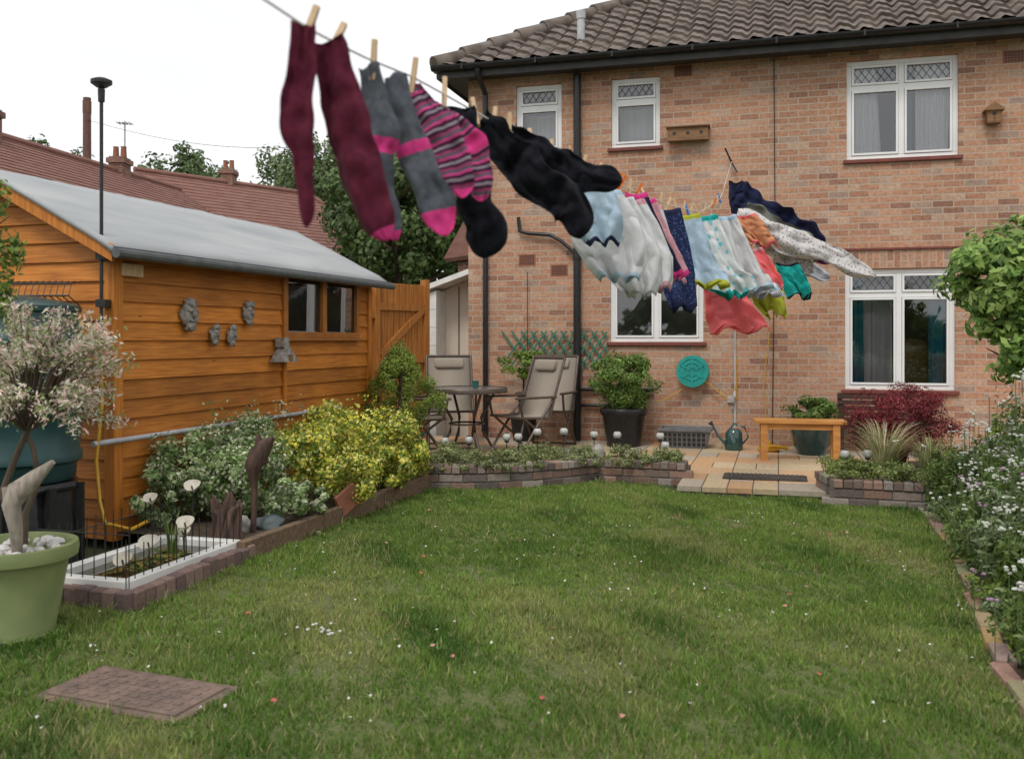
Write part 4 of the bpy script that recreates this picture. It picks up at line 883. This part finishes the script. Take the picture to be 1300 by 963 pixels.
bb=B(); bb.tube([hl(1.97,-.03,.1),hl(1.97,-.03,1.6)],.011,n=8); bb.tube([hl(1.97,-.03,.72),hl(1.97,-.12,.72),hl(1.97,-.13,.66)],.014); bb.make("garden_tap",M['lightgrey'],None,True)
bb=B(); bb.box(-.05,.05,-.03,.0,-.04,.04,ch=.006); bb.make("outdoor_socket",M['lightgrey'],loc=hl(1.93,-.005,.62),rz=HZ)
x,y,_=hl(1.42,-.42); bk=empty("plastic_basket",(x,y,.08),HZ); bb=B()
def rr_(z,a,b3): return [(-a,-b3,z),(a,-b3,z),(a,b3,z),(-a,b3,z)]
V=rr_(0,.24,.14)+rr_(.2,.29,.18)+rr_(.2,.31,.2)+rr_(.23,.31,.2)+rr_(.23,.275,.165)+rr_(.02,.225,.125)
F=[]
for k in range(5):
    for j in range(4): F.append((k*4+j,k*4+(j+1)%4,k*4+4+(j+1)%4,k*4+4+j))
F+=[(3,2,1,0),(20,21,22,23)]; bb.add(V,F)
for k in range(3):
    for j in range(9): xx=-.22+j*.055; z=.03+k*.055; yy=-.14-.04*z/.2-.004; bb.box(xx-.018,xx+.018,yy-.004,yy+.003,z,z+.036,mi=1)
bb.make("basket",[M['grey'],M['black']],bk)
x,y,_=hl(1.98,-.55); wc=empty("watering_can",(x,y,.08),HZ); bb=B(); bb.lathe([(0,0),(.1,0),(.105,.02),(.095,.2),(.06,.24),(.05,.24),(0,.2)]); bb.tube([(-.09,0,.06),(-.18,0,.16),(-.24,0,.28)],[.02,.014,.01]); bb.tube([(-.235,0,.27),(-.27,0,.31)],[.012,.03]); bb.tube([(.09,0,.06),(.16,0,.15),(.12,0,.26),(.0,0,.3),(-.05,0,.23)],.011); bb.make("can",M['glaze'],wc,True)
x,y,_=hl(2.38,-.6); yt=empty("yellow_sprinkler",(x,y,.08)); bb=B(); bb.lathe([(0,0),(.09,0),(.12,.03),(.11,.035),(0,.02)]); bb.tube([(-.14,0,.03),(0,0,.06),(.12,0,.05),(.2,0,.03)],.02); bb.tube([(-.02,0,.03),(.0,0,.12)],.018); bb.make("sprinkler",M['yellow'],yt,True)
x,y,_=hl(2.68,-1.35); bn=empty("wooden_bench",(x,y,.08),HZ+.08); bb=B()
bb.box(-.46,.46,-.14,-.005,.39,.43,ch=.006); bb.box(-.46,.46,.005,.14,.39,.43,ch=.006)
for s in (-1,1): bb.box(s*.36-.035,s*.36+.035,-.12,-.05,0,.39,ch=.004); bb.box(s*.36-.035,s*.36+.035,.05,.12,0,.39,ch=.004); bb.box(s*.36-.02,s*.36+.02,-.05,.05,.3,.36)
bb.box(-.325,.325,-.1,-.08,.33,.389)
bb.make("bench_boards",M['wood'],bn)
x,y,_=hl(2.82,-.75); gp=empty("glazed_plant_pot",(x,y,.08)); bb=B(); bb.lathe([(0,0),(.14,0),(.19,.1),(.23,.28),(.235,.36),(.26,.38),(.26,.41),(.22,.41),(.21,.37),(0,.36)],n=36); bb.make("pot",M['glaze'],gp,True)
P,Nn,C=clumpy((0,0,.48),(.3,.28,.16),2600,24,[(.13,.22,.05),(.22,.31,.08)],spread=.3); leaves("foliage",P,Nn,.022,C,gp,.5)
blade_tuft("strap_leaves",(0,0,.38),24,.32,.1,[(.1,.16,.05)],.01,gp)
x,y,_=hl(3.55,-.35); sb=empty("slatted_garden_seat",(x,y,.08),HZ); bb=B()
for i in range(6): bb.box(-.42,.42,.1,.125,.26+i*.065,.31+i*.065)
for i in range(4): bb.box(-.42,.42,-.25+i*.085,-.18+i*.085,.36,.38)
for s in (-1,1): bb.box(s*.4-.025,s*.4+.025,.126,.16,0,.65); bb.box(s*.4-.025,s*.4+.025,-.24,-.19,0,.55); bb.box(s*.4-.025,s*.4+.025,-.24,.12,.53,.56)
bb.make("slats",nmat("dark_wood",(.07,.035,.025),(.045,.025,.02),rough=.6),sb)
nb_=empty("wooden_nest_box",hl(1.42,0,3.83),HZ); bb=B(); bb.box(-.24,.24,-.15,-.005,-.08,.07); bb.box(-.26,.26,-.18,.0,.071,.085); bb.box(-.25,.25,-.165,-.151,-.09,-.05)
for x in (-.16,0,.16): bb.add([(x+.02*math.cos(k*.7),-.153,.0+.02*math.sin(k*.7)) for k in range(9)],[tuple(range(9))[::-1]],mi=1)
bb.make("box",[M['boxwood'],M['black']],nb_)
bx=empty("bird_box",hl(4.78,0,3.85),HZ); bb=B(); bb.box(-.07,.07,-.13,-.005,-.1,.06); bb.add([(-.1,-.16,.05),(0,-.16,.13),(.1,-.16,.05),(-.1,0,.05),(0,0,.13),(.1,0,.05),(-.1,-.16,.035),(.1,-.16,.035),(-.1,0,.035),(.1,0,.035)],[(0,1,2),(0,3,4,1),(1,4,5,2),(0,2,7,6),(6,7,9,8),(0,6,8,3),(2,5,9,7)]); bb.add([(.022*math.cos(k*.7),-.133,-.0+.022*math.sin(k*.7)) for k in range(9)],[tuple(range(9))[::-1]],mi=1); bb.tube([(0,-.13,-.05),(0,-.17,-.05)],.006); bb.make("box",[M['boxwood'],M['black']],bx)
# ------------------------------------------------------------ background
def bghouse(name,R0,R1,halfw,drop,zr,hipend=False):
    e=empty(name); a=Vector((*R0,0)); b3=Vector((*R1,0)); d=(b3-a).normalized(); p=Vector((d.y,-d.x,0))
    ze=zr-drop; h=halfw
    A=[a+p*h,b3+p*h+(d*h if hipend else Vector()),b3-p*h+(d*h if hipend else Vector()),a-p*h]
    V=[(v.x,v.y,ze) for v in A]+[(a.x,a.y,zr),(b3.x,b3.y,zr)]
    o=mesh("roof",V,[(0,1,5,4),(2,3,4,5),(1,2,5),(3,0,4)],M['redtile'],e); md=o.modifiers.new("s","SOLIDIFY"); md.thickness=.12
    i=.3; A=[a+p*(h-i)+d*.2,b3+p*(h-i)+(d*(h-i) if hipend else -d*.2),b3-p*(h-i)+(d*(h-i) if hipend else -d*.2),a-p*(h-i)+d*.2]
    V=[(v.x,v.y,0) for v in A]+[(v.x,v.y,ze+.02) for v in A]
    mesh("walls",V,[(0,1,5,4),(1,2,6,5),(2,3,7,6),(3,0,4,7)],M['farbrick'],e); 
    nrow=22; bb=B()
    for k in range(1,nrow):
        q_=k/nrow; u=a+p*h*(1-q_); v=b3+p*h*(1-q_)+(d*h*(1-q_) if hipend else Vector()); z=ze+drop*q_+.012; bb.tube([(u.x,u.y,z),(v.x,v.y,z)],.018,n=4)
    bb.make("tile_courses",M['redtile'],e)
    bb=B(); bb.tube([(a.x,a.y,zr+.03),(b3.x,b3.y,zr+.03)],.1,n=8)
    if hipend:
        for sgn in (1,-1): c=b3+p*h*sgn+d*h; bb.tube([(b3.x,b3.y,zr+.02),(c.x,c.y,ze+.04)],.1,n=8)
    bb.make("ridge",M['redtile'],e)
    return e
def chimney(e,x,y,z0,z1,w_=.5):
    bb=B(); bb.box(x-w_/2,x+w_/2,y-.3,y+.3,z0,z1); bb.box(x-w_/2-.06,x+w_/2+.06,y-.36,y+.36,z1-.2,z1-.05); bb.make("chimney",M['farbrick'],e)
    bb=B(); 
    for s in (-.12,.12): bb.lathe([(.1,0),(.08,.35),(.1,.37),(.06,.37)],ctr=(x+s,y,z1-.03),n=12)
    bb.make("chimney_pots",M['terracotta'],e,True)
hA=bghouse("neighbour_house",(-13.6,22),(-11.6,33),3.6,2.5,6.55); chimney(hA,-12.25,29.5,5.6,7.0,.45); chimney(hA,-13.1,23.5,5.8,7.1,.5)
hB=bghouse("neighbour_house",(-13.2,33),(-8.4,38.5),3.6,3.0,7.25,True); chimney(hB,-10.8,36.0,6.7,7.8,.45)
hC=bghouse("neighbour_house",(-.3,20),(2.5,22),2.2,2.0,5.2,False)
bb=B(); bb.tube([(-13.5,30,0),(-13.5,30,9)],[.16,.12],n=10); bb.box(-13.6,-13.4,29.9,30.1,8.5,8.9); bb.make("telegraph_pole",nmat("pole_wood",(.17,.09,.065),(.11,.06,.05),rough=.9))
bb=B(); bb.tube([(-12.55,30.6,6.2),(-12.55,30.6,8.4)],.03,n=5); bb.tube([(-12.8,30.6,8.35),(-12.3,30.6,8.3)],.025,n=5)
for k in range(5): bb.tube([(-12.75+k*.1,30.4,8.33),(-12.75+k*.1,30.8,8.33)],.015,n=4)
bb.make("tv_antenna",M['lightgrey'])
bb=B(); pts=[(-13.5+ (k/20)*16.5,30-(k/20)*18,8.3-1.6*math.sin(math.pi*k/20)*.6-(k/20)*3.5) for k in range(21)]; bb.tube(pts,.006,n=4); bb.make("overhead_cable",M['blackm'])
def tree(x,y,h,r,pal,n=9000,ls=.13,k=70,base=.25):
    e=empty("broadleaf_tree",(x,y,0)); bb=B(); bb.tube([(0,0,0),(.1,0,h*.3),(0,.1,h*.55),(.1,0,h*.85)],[h*.03,h*.024,h*.015,h*.004])
    for i in range(9):
        th=i*2.4; z=h*(.3+.05*i); bb.tube([(0,0,z),(r*.4*math.cos(th),r*.4*math.sin(th),z+h*.1),(r*.75*math.cos(th),r*.75*math.sin(th),z+h*.15)],[h*.011,h*.007,h*.002],n=6)
    bb.make("trunk",M['bark'],e,True)
    zc=h*(1+base)/2; P,Nn,C=clumpy((0,0,zc),(r,r,h*(1-base)/2),n,k,pal,spread=.2,inner=.25,vary=.35); leaves("foliage",P,Nn,ls,C,e,.6)
T1=[(.09,.145,.045),(.13,.19,.06),(.07,.11,.04),(.15,.21,.08)]; T2=[(.16,.22,.09),(.21,.27,.12),(.12,.17,.07)]
tree(-3.1,25,7.2,2.2,T1,15000,.085,90); tree(-1.2,27,6.9,2.2,T1,10000,.09); tree(-5.4,44,11.4,2.8,T2,14000,.12,90); tree(-9.6,48,12.8,3.2,T2,15000,.125,95); tree(-7.2,50,12.4,3.2,T1,13000,.13,90); tree(-12.6,50,11.8,2.4,T2,8000,.125)
tree(-1.5,36,9.2,3,T2,9000,.13); tree(-3.8,36,9.6,2.2,T2,10000,.11)
tree(-27,48,13.2,3.6,T1,14000,.15,90); tree(-22.4,46,11.6,3.0,T2,12000,.14,90); tree(-18.6,52,12.6,3.2,T1,11000,.14); tree(-15.6,50,11.2,2.4,T2,9000,.13); tree(-31,46,14,4,T1,8000,.18)
Lq=[]
for k in range(44):
    th=k/44*2*math.pi; R=120; Lq.append(clumpy((R*math.sin(th),R*math.cos(th),3.5),(10,10,4.5),500,14,T1,spread=.4))
q=cat(Lq); leaves("distant_tree_belt",q[0],q[1],1.0,q[2],None,.7)
# ------------------------------------------------------------ washing line
LY=[-2.5,1.5,1.9,2.135,2.365,2.77,3.49,5.12,6.5,8.27,10,11.33]; LZ=[2.02,1.975,1.965,1.98,2.005,2.02,2.05,2.16,2.27,2.46,2.84,3.48]
def lp(Y): return Vector((-1.007+.3217*Y,Y,float(np.interp(Y,LY,LZ))))
WL=empty("washing_line"); bb=B(); bb.tube([lp(-2.5+13.83*k/120) for k in range(121)],.0028,n=6); bb.make("rope",M['white'],WL)
bb=B(); a=lp(11.33); bb.tube([a,a+Vector((-.02,.06,.05)),a+Vector((-.06,.16,.12))],.008); bb.tube([a+Vector((-.10,-.08,.14)),a+Vector((0,0,-.02)),a+Vector((.05,-.05,-.14))],.010); bb.make("wall_bracket",M['blackm'],WL)
bb=B(); bb.tube([(-1.82,-2.5,0),(-1.82,-2.5,2.2)],.04); bb.make("line_post",M['blackm'],WL)
def peg(Y,tilt=.2,mat=None,lean=0,sc=1.15,yaw=0):
    p=lp(Y); bb=B()
    for s in (-1,1):
        Mx=Matrix.Translation(p+Vector((0,0,-.012)))@Matrix.Rotation(yaw,4,'Z')@Matrix.Rotation(tilt,4,'Y')@Matrix.Rotation(lean,4,'X')@Matrix.Rotation(s*.09,4,'X')@Matrix.Scale(sc,4)
        bb.box(-.0055,.0055,s*.005-.004,s*.005+.004,-.028,.052,M4=Mx,ch=.0015)
    bb.tube([p+Vector((-.006,0,.0)),p+Vector((.006,0,0))],.004,n=6)
    bb.make("clothes_peg",mat or M['peg'],WL)
def fab(name,c,c2=None,kind=None,**k):
    m,t,b=nt(name); b.inputs["Roughness"].default_value=.95; b.inputs["Specular IOR Level"].default_value=.06; b.inputs["Sheen Weight"].default_value=.05
    tc=N(t,"ShaderNodeTexCoord"); no=N(t,"ShaderNodeTexNoise",Scale=k.get('scale',60),Detail=4); t.links.new(tc.outputs["Object"],no.inputs["Vector"])
    r=N(t,"ShaderNodeValToRGB"); e=r.color_ramp.elements; c2=c2 or tuple(x*.75 for x in c)
    if kind=='stripe':
        at=N(t,"ShaderNodeAttribute",attribute_name="len"); mu=N(t,"ShaderNodeMath",operation='MULTIPLY'); mu.inputs[1].default_value=k.get('f',30); fr=N(t,"ShaderNodeMath",operation='FRACT')
        t.links.new(at.outputs["Fac"],mu.inputs[0]); t.links.new(mu.outputs[0],fr.inputs[0]); r.color_ramp.interpolation='CONSTANT'
        cs=k['cols']; 
        while len(e)<len(cs): e.new(.5)
        for i,cc in enumerate(cs): e[i].position=i/len(cs); e[i].color=c4(cc)
        t.links.new(fr.outputs[0],r.inputs[0])
    elif kind=='spot':
        vo=N(t,"ShaderNodeTexVoronoi",Scale=k.get('scale',40)); n3=N(t,"ShaderNodeTexNoise",Scale=k.get('scale',40)*.8,Detail=3); av=N(t,"ShaderNodeVectorMath",operation='ADD'); s3=N(t,"ShaderNodeVectorMath",operation='SCALE'); s3.inputs["Scale"].default_value=.04
        t.links.new(tc.outputs["Object"],n3.inputs["Vector"]); t.links.new(n3.outputs["Color"],s3.inputs[0]); t.links.new(tc.outputs["Object"],av.inputs[0]); t.links.new(s3.outputs[0],av.inputs[1])
        t.links.new(av.outputs[0],vo.inputs["Vector"]); t.links.new(vo.outputs["Distance"],r.inputs[0]); e[0].color=c4(c2); e[1].color=c4(c); e[0].position=.24; e[1].position=.42
    else:
        t.links.new(no.outputs["Fac"],r.inputs[0]); e[0].position=.3; e[1].position=.7; e[0].color=c4(c); e[1].color=c4(c2)
    t.links.new(r.outputs[0],b.inputs["Base Color"])
    bp=N(t,"ShaderNodeBump",Strength=.3,Distance=.004); t.links.new(no.outputs["Fac"],bp.inputs["Height"]); t.links.new(bp.outputs[0],b.inputs["Normal"])
    tr=N(t,"ShaderNodeBsdfTranslucent"); t.links.new(r.outputs[0],tr.inputs[0]); ms=N(t,"ShaderNodeMixShader"); ms.inputs[0].default_value=k.get('tr',.2); t.links.new(b.outputs[0],ms.inputs[1]); t.links.new(tr.outputs[0],ms.inputs[2]); t.links.new(ms.outputs[0],t.nodes["Material Output"].inputs[0])
    return m
maroon=fab("maroon_knit",(.14,.024,.045),(.09,.015,.032)); greyk=fab("grey_knit",(.13,.14,.16),(.085,.095,.115)); pinkk=fab("pink_knit",(.78,.07,.30),(.62,.05,.22)); blackk=fab("black_knit",(.011,.012,.017),(.02,.02,.026))
stripek=fab("striped_knit",(1,1,1),kind='stripe',f=7,cols=[(.07,.02,.05),(.3,.06,.14),(.12,.11,.14),(.6,.08,.26),(.08,.02,.05),(.3,.26,.3)])
whitef=fab("white_cotton",(.78,.78,.77),(.70,.70,.71),tr=.3); navy=fab("navy_cotton",(.02,.025,.06),(.03,.035,.085)); navys=fab("navy_spotted",(.025,.035,.1),(.1,.14,.28),kind='spot',scale=60); paleb=fab("pale_blue_cotton",(.45,.60,.72),(.55,.67,.76),tr=.3); coral=fab("coral_cotton",(.95,.20,.22),(.92,.27,.27),tr=.4); lime=fab("lime_cotton",(.60,.62,.08),(.52,.54,.06),tr=.35); tealf=fab("teal_cotton",(.02,.42,.38)); ptn=fab("patterned_cotton",(.66,.63,.6),(.28,.26,.32),kind='spot',scale=34); olive=fab("olive_grey_cotton",(.2,.21,.17)); peach=fab("peach_cotton",(.82,.38,.2),tr=.3); pinkl=fab("light_pink_cotton",(.8,.45,.5),tr=.3); wt=fab("white_teal_print",(.74,.76,.75),(.22,.60,.68),kind='spot',scale=16); flower=fab("grey_print",(.6,.61,.64),(.38,.41,.48),scale=25); purple=fab("plum_cotton",(.2,.04,.18))
def cloth(name,Y,pts,segs,sc=None,thick=.22,yaw=0,rnd=True,dy=0,off=(0,0),seed=0,nr=44,crumple=1.0):
    """limp knitted tube. pts: (across, down, width) in pattern units scaled to metres; segs: [(t_end, mat)]"""
    sc=sc or Y/1200; p0=lp(Y)+Vector((off[0]*sc,dy,-off[1]*sc))
    P0=[Vector((a*sc,0,-b3*sc)) for a,b3,w_ in pts]; Wd=[w_*sc for a,b3,w_ in pts]
    n=len(P0); ln=[0]
    for i in range(1,n): ln.append(ln[-1]+(P0[i]-P0[i-1]).length)
    tot=ln[-1]; na=28
    def cm(v,i,t_):
        a,b3,c,d=v[max(i-1,0)],v[i],v[min(i+1,n-1)],v[min(i+2,n-1)]; return .5*((2*b3)+(c-a)*t_+(2*a-5*b3+4*c-d)*t_*t_+(3*b3-a-3*c+d)*t_**3)
    C=[];W_=[];T_=[]
    for k in range(nr+1):
        s=tot*k/nr; i=0
        while i<n-2 and ln[i+1]<s: i+=1
        t_=min(1,(s-ln[i])/max(1e-6,ln[i+1]-ln[i])); C.append(cm(P0,i,t_)); ww=cm(Wd,i,t_)
        if rnd and k>nr-6: ww*=[.98,.93,.83,.66,.42,.14][k-(nr-5)]
        W_.append(max(ww,.002)); T_.append(k/nr)
    V=[];F=[];MI=[];LEN=[]
    for k in range(nr+1):
        T=(C[min(k+1,nr)]-C[max(k-1,0)]).normalized(); Wv=-Vector((T.z,0,-T.x))
        D=Vector((0,1,0)); w_=W_[k]/2; q_=T_[k]
        eL=1+.26*noise.noise(Vector((seed*3.1,q_*7,0)))*crumple; eR=1+.26*noise.noise(Vector((seed*3.1+50,q_*7,0)))*crumple
        for j in range(na):
            th=2*math.pi*j/na; c,s=math.cos(th),math.sin(th)
            th_=w_*thick*(.5+.5*min(1,q_*4))
            f1=noise.noise(Vector((c*1.2+seed*9.1,q_*11,s*.5))); f2=noise.noise(Vector((c*2.6+seed*4.1,q_*5+c*2,s*.5+7)))
            wave=w_*crumple*(.36*f1+.36*f2)+w_*.3*math.sin(c*2.2+seed+q_*3)
            x_=c*w_*(eR if c>0 else eL)
            V.append(C[k]+Wv*x_+D*(s*th_+wave)+T*(w_*.12*math.sin(c*3+seed)*(1 if k in (0,nr) else 0))); LEN.append(q_)
    for k in range(nr):
        for j in range(na): 
            F.append((k*na+j,k*na+(j+1)%na,(k+1)*na+(j+1)%na,(k+1)*na+j)); q_=(k+.5)/nr; mi=0
            for ii,(te,_) in enumerate(segs):
                if q_<=te: mi=ii; break
            MI.append(mi)
    if rnd: F.append(tuple(nr*na+j for j in range(na))); MI.append(len(segs)-1)
    F.append(tuple(range(na))[::-1]); MI.append(0)
    R=Matrix.Translation(p0)@Matrix.Rotation(yaw,4,'Z'); 
    me=bpy.data.meshes.new(name); me.from_pydata([tuple(v) for v in V],[],F); me.polygons.foreach_set("material_index",MI)
    at=me.attributes.new("len",'FLOAT','POINT'); at.data.foreach_set("value",LEN); me.update()
    o=addobj(name,me,[s_[1] for s_ in segs],None,True); o.matrix_world=R; return o
def sheet(name,Y,rows,mats,off=(0,0),wind=.3,fold=8,fn=3,seed=0,yaw=0,dy=0,layers=2,neck=None,hem=4,sc=None):
    """thin garment panels with hanging folds. rows: (down,left,right) pattern units; mats=(body,trim)"""
    sc=sc or Y/1200; p0=lp(Y)+Vector((off[0]*sc,dy,-off[1]*sc)); nu,nv=36,34; L_=rows[-1][0]
    V=[];F=[];MI=[]
    for ly in range(layers):
        base=len(V); ph=seed*1.7+ly*1.3
        for j in range(nv+1):
            q_=j/nv; dn=L_*q_; l=np.interp(dn,[r[0] for r in rows],[r[1] for r in rows]); r_=np.interp(dn,[r[0] for r in rows],[r[2] for r in rows])
            for i in range(nu+1):
                u=i/nu; am=fold*(.2+.8*q_)
                ns=noise.noise(Vector((u*3+seed*5,q_*2.5,ly*3))); n2=noise.noise(Vector((u*7+seed*5,q_*6,ly*3+9)))
                y=am*math.sin(u*fn*2*math.pi+ph+1.6*q_+ns*2)+fold*1.1*ns+fold*.45*n2+ly*2.2
                x=l+(r_-l)*u+am*.25*math.cos(u*fn*2*math.pi+ph)+wind*dn+wind*.9*dn*q_*.4+3*ns*q_*2+ly*2.5
                z=-(dn+hem*q_*math.sin(u*fn*2*math.pi+ph+.8)+hem*.8*n2*q_- wind*dn*.15+ 3*math.sin(math.pi*u)*(1-q_)*1.2)
                V.append((x*sc,y*sc,z*sc))
        for j in range(nv):
            for i in range(nu):
                u=(i+.5)/nu; q_=(j+.5)/nv
                if neck and q_>neck[0] and neck[1]<u<neck[2]: continue
                a=base+j*(nu+1)+i; F.append((a,a+1,a+nu+2,a+nu+1)); MI.append(1 if (q_<.06 or q_>.94) else 0)
    me=bpy.data.meshes.new(name); me.from_pydata(V,[],F); me.polygons.foreach_set("material_index",MI); me.update()
    o=addobj(name,me,list(mats),None,True); o.matrix_world=Matrix.Translation(p0)@Matrix.Rotation(yaw,4,'Z')
    md=o.modifiers.new("s","SOLIDIFY"); md.thickness=.0015*max(1,sc*300); return o
k_="knee_sock"
cloth(k_,1.85,[(0,0,30),(-3,60,36),(-8,125,42),(-2,165,30),(3,205,22),(4,258,20)],[(1,maroon)],off=(2,0),seed=1,yaw=.2)
cloth(k_,1.93,[(0,0,42),(14,60,52),(30,118,60),(46,180,54),(60,220,48),(76,252,32)],[(.93,maroon),(1,pinkk)],off=(8,8),seed=2,dy=-.02,crumple=1)
cloth(k_,2.12,[(0,0,30),(8,48,36),(18,88,42),(12,112,40),(14,150,32),(26,190,30),(34,226,24)],[(.40,greyk),(.50,pinkk),(.93,greyk),(1,pinkk)],off=(0,4),seed=3,dy=.03)
cloth(k_,2.2,[(0,0,28),(8,40,32),(22,88,40),(38,130,44),(54,165,46),(64,205,36)],[(.42,greyk),(.47,pinkk),(.84,greyk),(1,pinkk)],off=(14,12),seed=4,crumple=1)
cloth(k_,2.36,[(0,0,26),(16,26,36),(34,52,46),(50,84,44),(60,112,40),(66,142,28)],[(.9,stripek),(1,pinkk)],off=(-2,12),seed=5)
cloth(k_,2.46,[(0,0,24),(18,18,32),(40,40,40),(58,66,40),(64,96,34),(66,124,28)],[(.42,stripek),(.56,pinkk),(.95,stripek),(1,pinkk)],off=(0,20),seed=6,dy=.04)
cloth(k_,2.68,[(0,0,34),(6,40,38),(14,90,40),(20,125,44),(30,155,52),(28,192,46)],[(1,blackk)],off=(0,4),seed=7,crumple=1.4)
cloth(k_,2.85,[(0,0,42),(34,34,50),(66,66,52),(98,92,50),(124,112,46),(132,150,36)],[(1,blackk)],off=(-6,4),seed=8,dy=.05,crumple=1.6)
cloth(k_,3.15,[(0,0,34),(40,20,40),(80,44,42),(116,54,38),(150,56,30)],[(1,blackk)],off=(-12,4),seed=9,crumple=1.6)
cloth(k_,2.98,[(0,0,30),(30,40,40),(60,70,40),(86,98,34)],[(1,blackk)],off=(-2,6),seed=31,dy=.03,crumple=1.5)
W=whitef
sheet("white_vest",3.72,[(0,-10,10),(30,-8,12),(60,-6,14),(80,0,16)],(flower,W),off=(-6,6),seed=10,fn=1.5,fold=4)
sheet("underwear_briefs",3.95,[(0,-24,24),(28,-34,34),(54,-36,36),(78,-28,28),(92,-18,18)],(paleb,navy),off=(10,12),seed=11,wind=.2,fold=7,fn=2)
sheet("underwear_briefs",4.2,[(0,-26,26),(35,-42,42),(70,-46,46),(98,-36,36),(118,-22,22)],(W,paleb),off=(10,24),seed=12,wind=.18,fold=9,fn=2.5)
sheet("underwear_briefs",4.45,[(0,-26,26),(40,-40,40),(80,-44,44),(112,-32,32),(130,-20,20)],(W,W),off=(12,24),seed=13,wind=.2,fold=9,fn=2.2,dy=.04)
sheet("underwear_briefs",4.75,[(0,-22,22),(34,-32,32),(74,-36,36),(104,-26,26),(120,-16,16)],(W,pinkl),off=(12,20),seed=14,wind=.24,fold=8,fn=2)
sheet("camisole_top",5.0,[(0,-13,13),(40,-15,15),(80,-16,16),(108,-14,14)],(navy,pinkk),off=(8,10),seed=15,wind=.3,fold=4,fn=1.2,dy=-.12)
sheet("camisole_top",5.25,[(0,-8,8),(40,-10,10),(80,-11,11),(104,-9,9)],(pinkl,pinkk),off=(14,10),seed=16,wind=.3,fold=3,fn=1.2,dy=-.05)
sheet("pyjama_top",5.6,[(0,-10,10),(40,-12,12),(80,-14,14),(100,-12,12)],(W,pinkl),off=(10,10),seed=17,wind=.22,fold=4,fn=1.5,dy=.05)
sheet("spotted_shorts",6.1,[(0,-20,20),(45,-24,24),(90,-23,23),(132,-15,15)],(navys,navy),off=(4,8),seed=18,wind=.14,fold=5,fn=1.6)
sheet("pale_blue_top",6.8,[(0,-20,20),(40,-23,23),(75,-24,24),(76,-32,32),(94,-32,32),(97,-18,18)],(paleb,lime),off=(8,8),seed=19,wind=.24,fold=6,fn=1.8)
sheet("white_tee_shirt",7.4,[(0,-18,18),(50,-22,22),(80,-23,23),(82,-34,34),(102,-36,36),(105,-18,18),(110,-12,12)],(wt,tealf),off=(18,6),seed=20,wind=.26,fold=7,fn=2)
sheet("white_tee_shirt",7.9,[(0,-15,15),(50,-19,19),(80,-20,20),(82,-30,30),(98,-30,30),(101,-16,16)],(W,paleb),off=(34,4),seed=21,wind=.26,fold=7,fn=2)
sheet("coral_skirt",7.6,[(0,-20,20),(22,-26,26),(45,-34,34),(66,-38,38)],(coral,coral),off=(36,90),seed=22,wind=.3,fold=6,fn=1.8,hem=5)
sheet("pale_blue_top",8.3,[(0,-13,13),(50,-17,17),(78,-18,18),(80,-28,28),(96,-28,28),(99,-14,14)],(wt,flower),off=(34,12),seed=23,wind=.32,fold=6,fn=1.8)
sheet("lime_vest",8.5,[(0,-15,15),(30,-20,20),(58,-18,18),(66,-12,12)],(lime,lime),off=(74,72),seed=24,wind=.15,fold=5,fn=1.3,neck=(.8,.4,.6))
sheet("coral_vest",8.4,[(0,-16,16),(26,-20,20),(48,-17,17),(54,-12,12)],(coral,pinkl),off=(58,46),seed=25,wind=.4,fold=6,fn=1.5)
cloth("patterned_pyjama_trousers",9.2,[(0,0,34),(40,12,36),(80,28,34),(112,36,28),(146,56,24),(180,70,14)],[(1,ptn)],off=(28,22),seed=23,crumple=1.6)
cloth("patterned_pyjama_trousers",9.35,[(0,0,28),(36,20,30),(70,40,28),(96,62,20)],[(1,ptn)],off=(30,26),seed=33,crumple=1.6)
sheet("teal_vest",9.0,[(0,-14,14),(26,-17,17),(46,-14,14)],(tealf,blackk),off=(96,72),seed=26,wind=.3,fold=5,fn=1.5)
cloth("navy_trousers",10.2,[(0,0,30),(34,22,34),(74,44,30),(112,66,18)],[(1,navy)],off=(18,0),seed=25,crumple=1.8)
cloth("grey_leggings",9.8,[(0,0,26),(36,24,30),(74,48,28),(112,66,18)],[(.85,olive),(1,purple)],off=(34,12),seed=26,crumple=1.8)
sheet("peach_top",9.0,[(0,-16,16),(22,-20,20),(44,-16,16)],(peach,coral),off=(40,10),seed=27,wind=.5,fold=6,fn=1.5)
sheet("black_vest",10.6,[(0,-8,8),(26,-10,10),(54,-8,8)],(navy,blackk),off=(12,0),seed=28,wind=.05,fold=4,fn=1.5)
cloth("striped_leggings",9.6,[(0,0,20),(40,34,24),(80,54,20),(100,62,14)],[(1,flower)],off=(44,36),seed=29,crumple=1.8)
for Y,tl in ((1.87,.25),(1.97,.4),(2.15,.15),(2.36,.1),(2.56,.0),(2.8,-.1),(2.95,.0),(3.1,.1),(3.35,.0),(3.6,-.1),(3.8,.1),(4.05,.2),(4.3,.5),(4.5,-.4),(5.1,.2),(5.6,-.3),(6.1,.2),(6.4,.5),(6.8,-.2),(7.2,.2),(7.6,.3),(8.0,-.2),(8.5,.2),(9.0,.4),(9.6,.1),(10.2,.2)): peg(Y,tl+random.uniform(-.15,.2),lean=random.uniform(-.2,.2),sc=1.15 if Y<3 else 1.3)
op=fab("orange_peg_plastic",(.8,.2,.04)); bp_=fab("blue_peg_plastic",(.1,.25,.6))
for Y in (4.75,4.85,5.3,9.3): peg(Y,.5,op,sc=1.3)
for Y in (7.4,9.9): peg(Y,-.3,bp_,sc=1.3)
print("done",len(bpy.data.objects))
